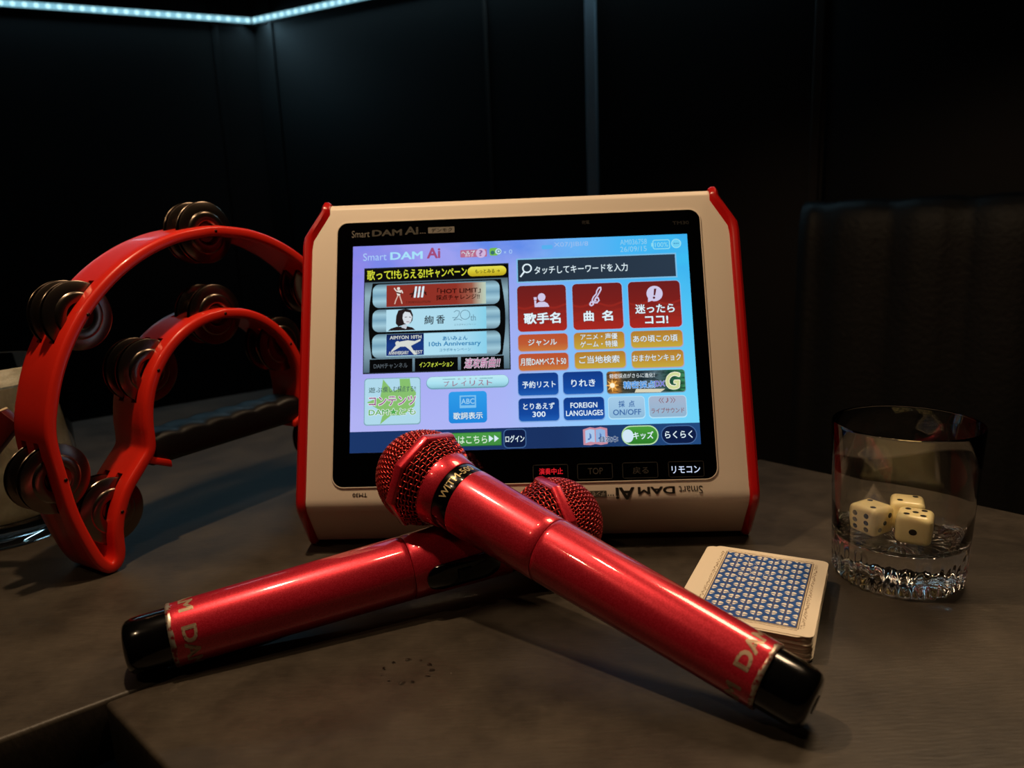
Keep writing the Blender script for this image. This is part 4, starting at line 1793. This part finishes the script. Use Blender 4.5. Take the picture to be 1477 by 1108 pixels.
def die(label, x, y, yaw, faces, flip=()):
    root = thing('die', label, 'die', (x, y, .02455), (0, 0, yaw), 'ivory dice in the tumbler')
    b = bpy.data.objects.new('cube_body', DIE)
    COL.objects.link(b)
    b.name = 'body'
    b.parent = root
    b.location = (0, 0, DS / 2)
    for side, num in faces.items():
        U_, V_, N_ = (Vector(q) for q in AX[side])
        sp = .0041
        for (a, c) in LAY[num]:
            if side in flip:
                a, c = (-a, c) if num in (2, 3) else (c, a)
            sx = sp * (.9 if num == 6 else 1)
            p = U_ * (a * sx) + V_ * (c * (sp * 1.12 if num == 6 else sx)) + N_ * (DS / 2)
            m = Matrix((U_, V_, N_)).transposed().to_4x4()
            m.translation = p + Vector((0, 0, DS / 2))
            q = bpy.data.objects.new('pip', PIPM[1 if num == 1 else 0])
            COL.objects.link(q)
            q.parent = root
            q.matrix_local = m
    return root


die('ivory die showing five on top and one in front, inside the tumbler', .2210, .4010, radians(-33), {'top': 5, 'front': 1, 'right': 4, 'left': 3, 'back': 6, 'bottom': 2})
die('ivory die showing two on top and six facing the deck, inside the tumbler', .2035, .4160, radians(-62), {'top': 2, 'front': 6, 'right': 3, 'left': 4, 'back': 1, 'bottom': 5}, ('top',))
die('ivory die standing behind the other two in the tumbler, two on top', .2275, .4222, radians(-26), {'top': 2, 'front': 3, 'right': 1, 'left': 6, 'back': 4, 'bottom': 5})

# ------------------------------------------------------------------ glass jar at the left edge
jar = thing('glass_jar', 'wide clear glass jar of ice water cut off by the left edge', 'glass', (-.385, .545, .0002))
jar.scale = (1.055, 1.055, 1.165)
jpf = [(0, .003), (.030, .003), (.044, .001), (.0490, .0), (.0512, .002), (.0520, .006), (.0522, .050), (.0522, .1062), (.0516, .1072), (.0506, .1072), (.0500, .1062), (.0500, .050), (.0496, .018), (.0470, .0125), (.030, .0105), (0, .0105)]
MB().lathe(jpf, MAT['glass'], 96).build('glass_wall', jar, autosmooth=60, weld=True)
wpf = [(0, .0109), (.030, .0109), (.0468, .0129), (.0492, .0183), (.0496, .050), (.0496, .0950), (.0490, .0946), (0, .0946)]
MB().lathe(wpf, MAT['frost'], 96).build('ice_water', jar, autosmooth=60, weld=True)

stick = thing('red_bar', 'dark red stand-in bar with a pale top leaning on the glass jar', 'stick', (-.372, .470, 0))  # stand-in bar for an unclear dark red shape beside the jar
sk = MB()
sa, sb = Vector((-.034, .0, .0)), Vector((.062, -.005, .098))
sd = (sb - sa).normalized()
sn = Vector((-sd.z, 0, sd.x))
sw_ = Vector((0, 1, 0))
V = [tuple(p + sn * h_ + sw_ * w_ + Vector((0, 0, .0052))) for p in (sa, sb) for h_ in (-.007, .006) for w_ in (-.004, .004)]
F = [(0, 1, 3, 2), (4, 6, 7, 5), (0, 4, 5, 1), (2, 3, 7, 6), (0, 2, 6, 4), (1, 5, 7, 3)]
sk.add(V, F, MAT['stick'])
sk.build('shaft', stick, bevel=.0008)
se = MB()
V = [tuple(p + sn * h_ + sw_ * w_ + Vector((0, 0, .0052))) for p in (sa, sb) for h_ in (.0061, .0076) for w_ in (-.004, .004)]
se.add(V, F, MAT['sticktop'])
se.build('pale_edge', stick, bevel=.0004)

# ------------------------------------------------------------------ water drops on the tables


def drop(x, y, r, hgt, label):
    b = MB()
    n = 20
    ph = rnd.random() * 6
    prof = [(1.0, 0.0), (.96, .35), (.8, .7), (.5, .93), (.2, 1.0), (0.001, 1.0)]
    b.lathe([(r * a, hgt * c) for a, c in prof], MAT['water'], n, mod=lambda i, rr, z, a: (rr * (1 + .16 * sin(2 * a + ph) + .1 * sin(3 * a + ph)), z + .00002))
    o = b.build('water_drop')
    o.location = (x, y, TZ)
    return tag(o, label, 'water drop', 'water drops')


for x, y in ((-.105, .452), (-.098, .461), (-.113, .447), (-.089, .466), (-.080, .470), (-.118, .440), (-.127, .434), (-.075, .474)):
    drop(x + rnd.uniform(-.002, .002), y + rnd.uniform(-.002, .002), .0006 + rnd.random() * .0006, .0005, 'tiny water drop on the table behind the lower microphone')
for k in range(11):
    a = 2 * pi * k / 11 + rnd.uniform(-.1, .1)
    drop(-.056 + .0120 * cos(a), .3335 + .0098 * sin(a), 
         .0005 + rnd.random() * .0010, .0005, 'small water drop of the wet ring in front of the crossed microphones')
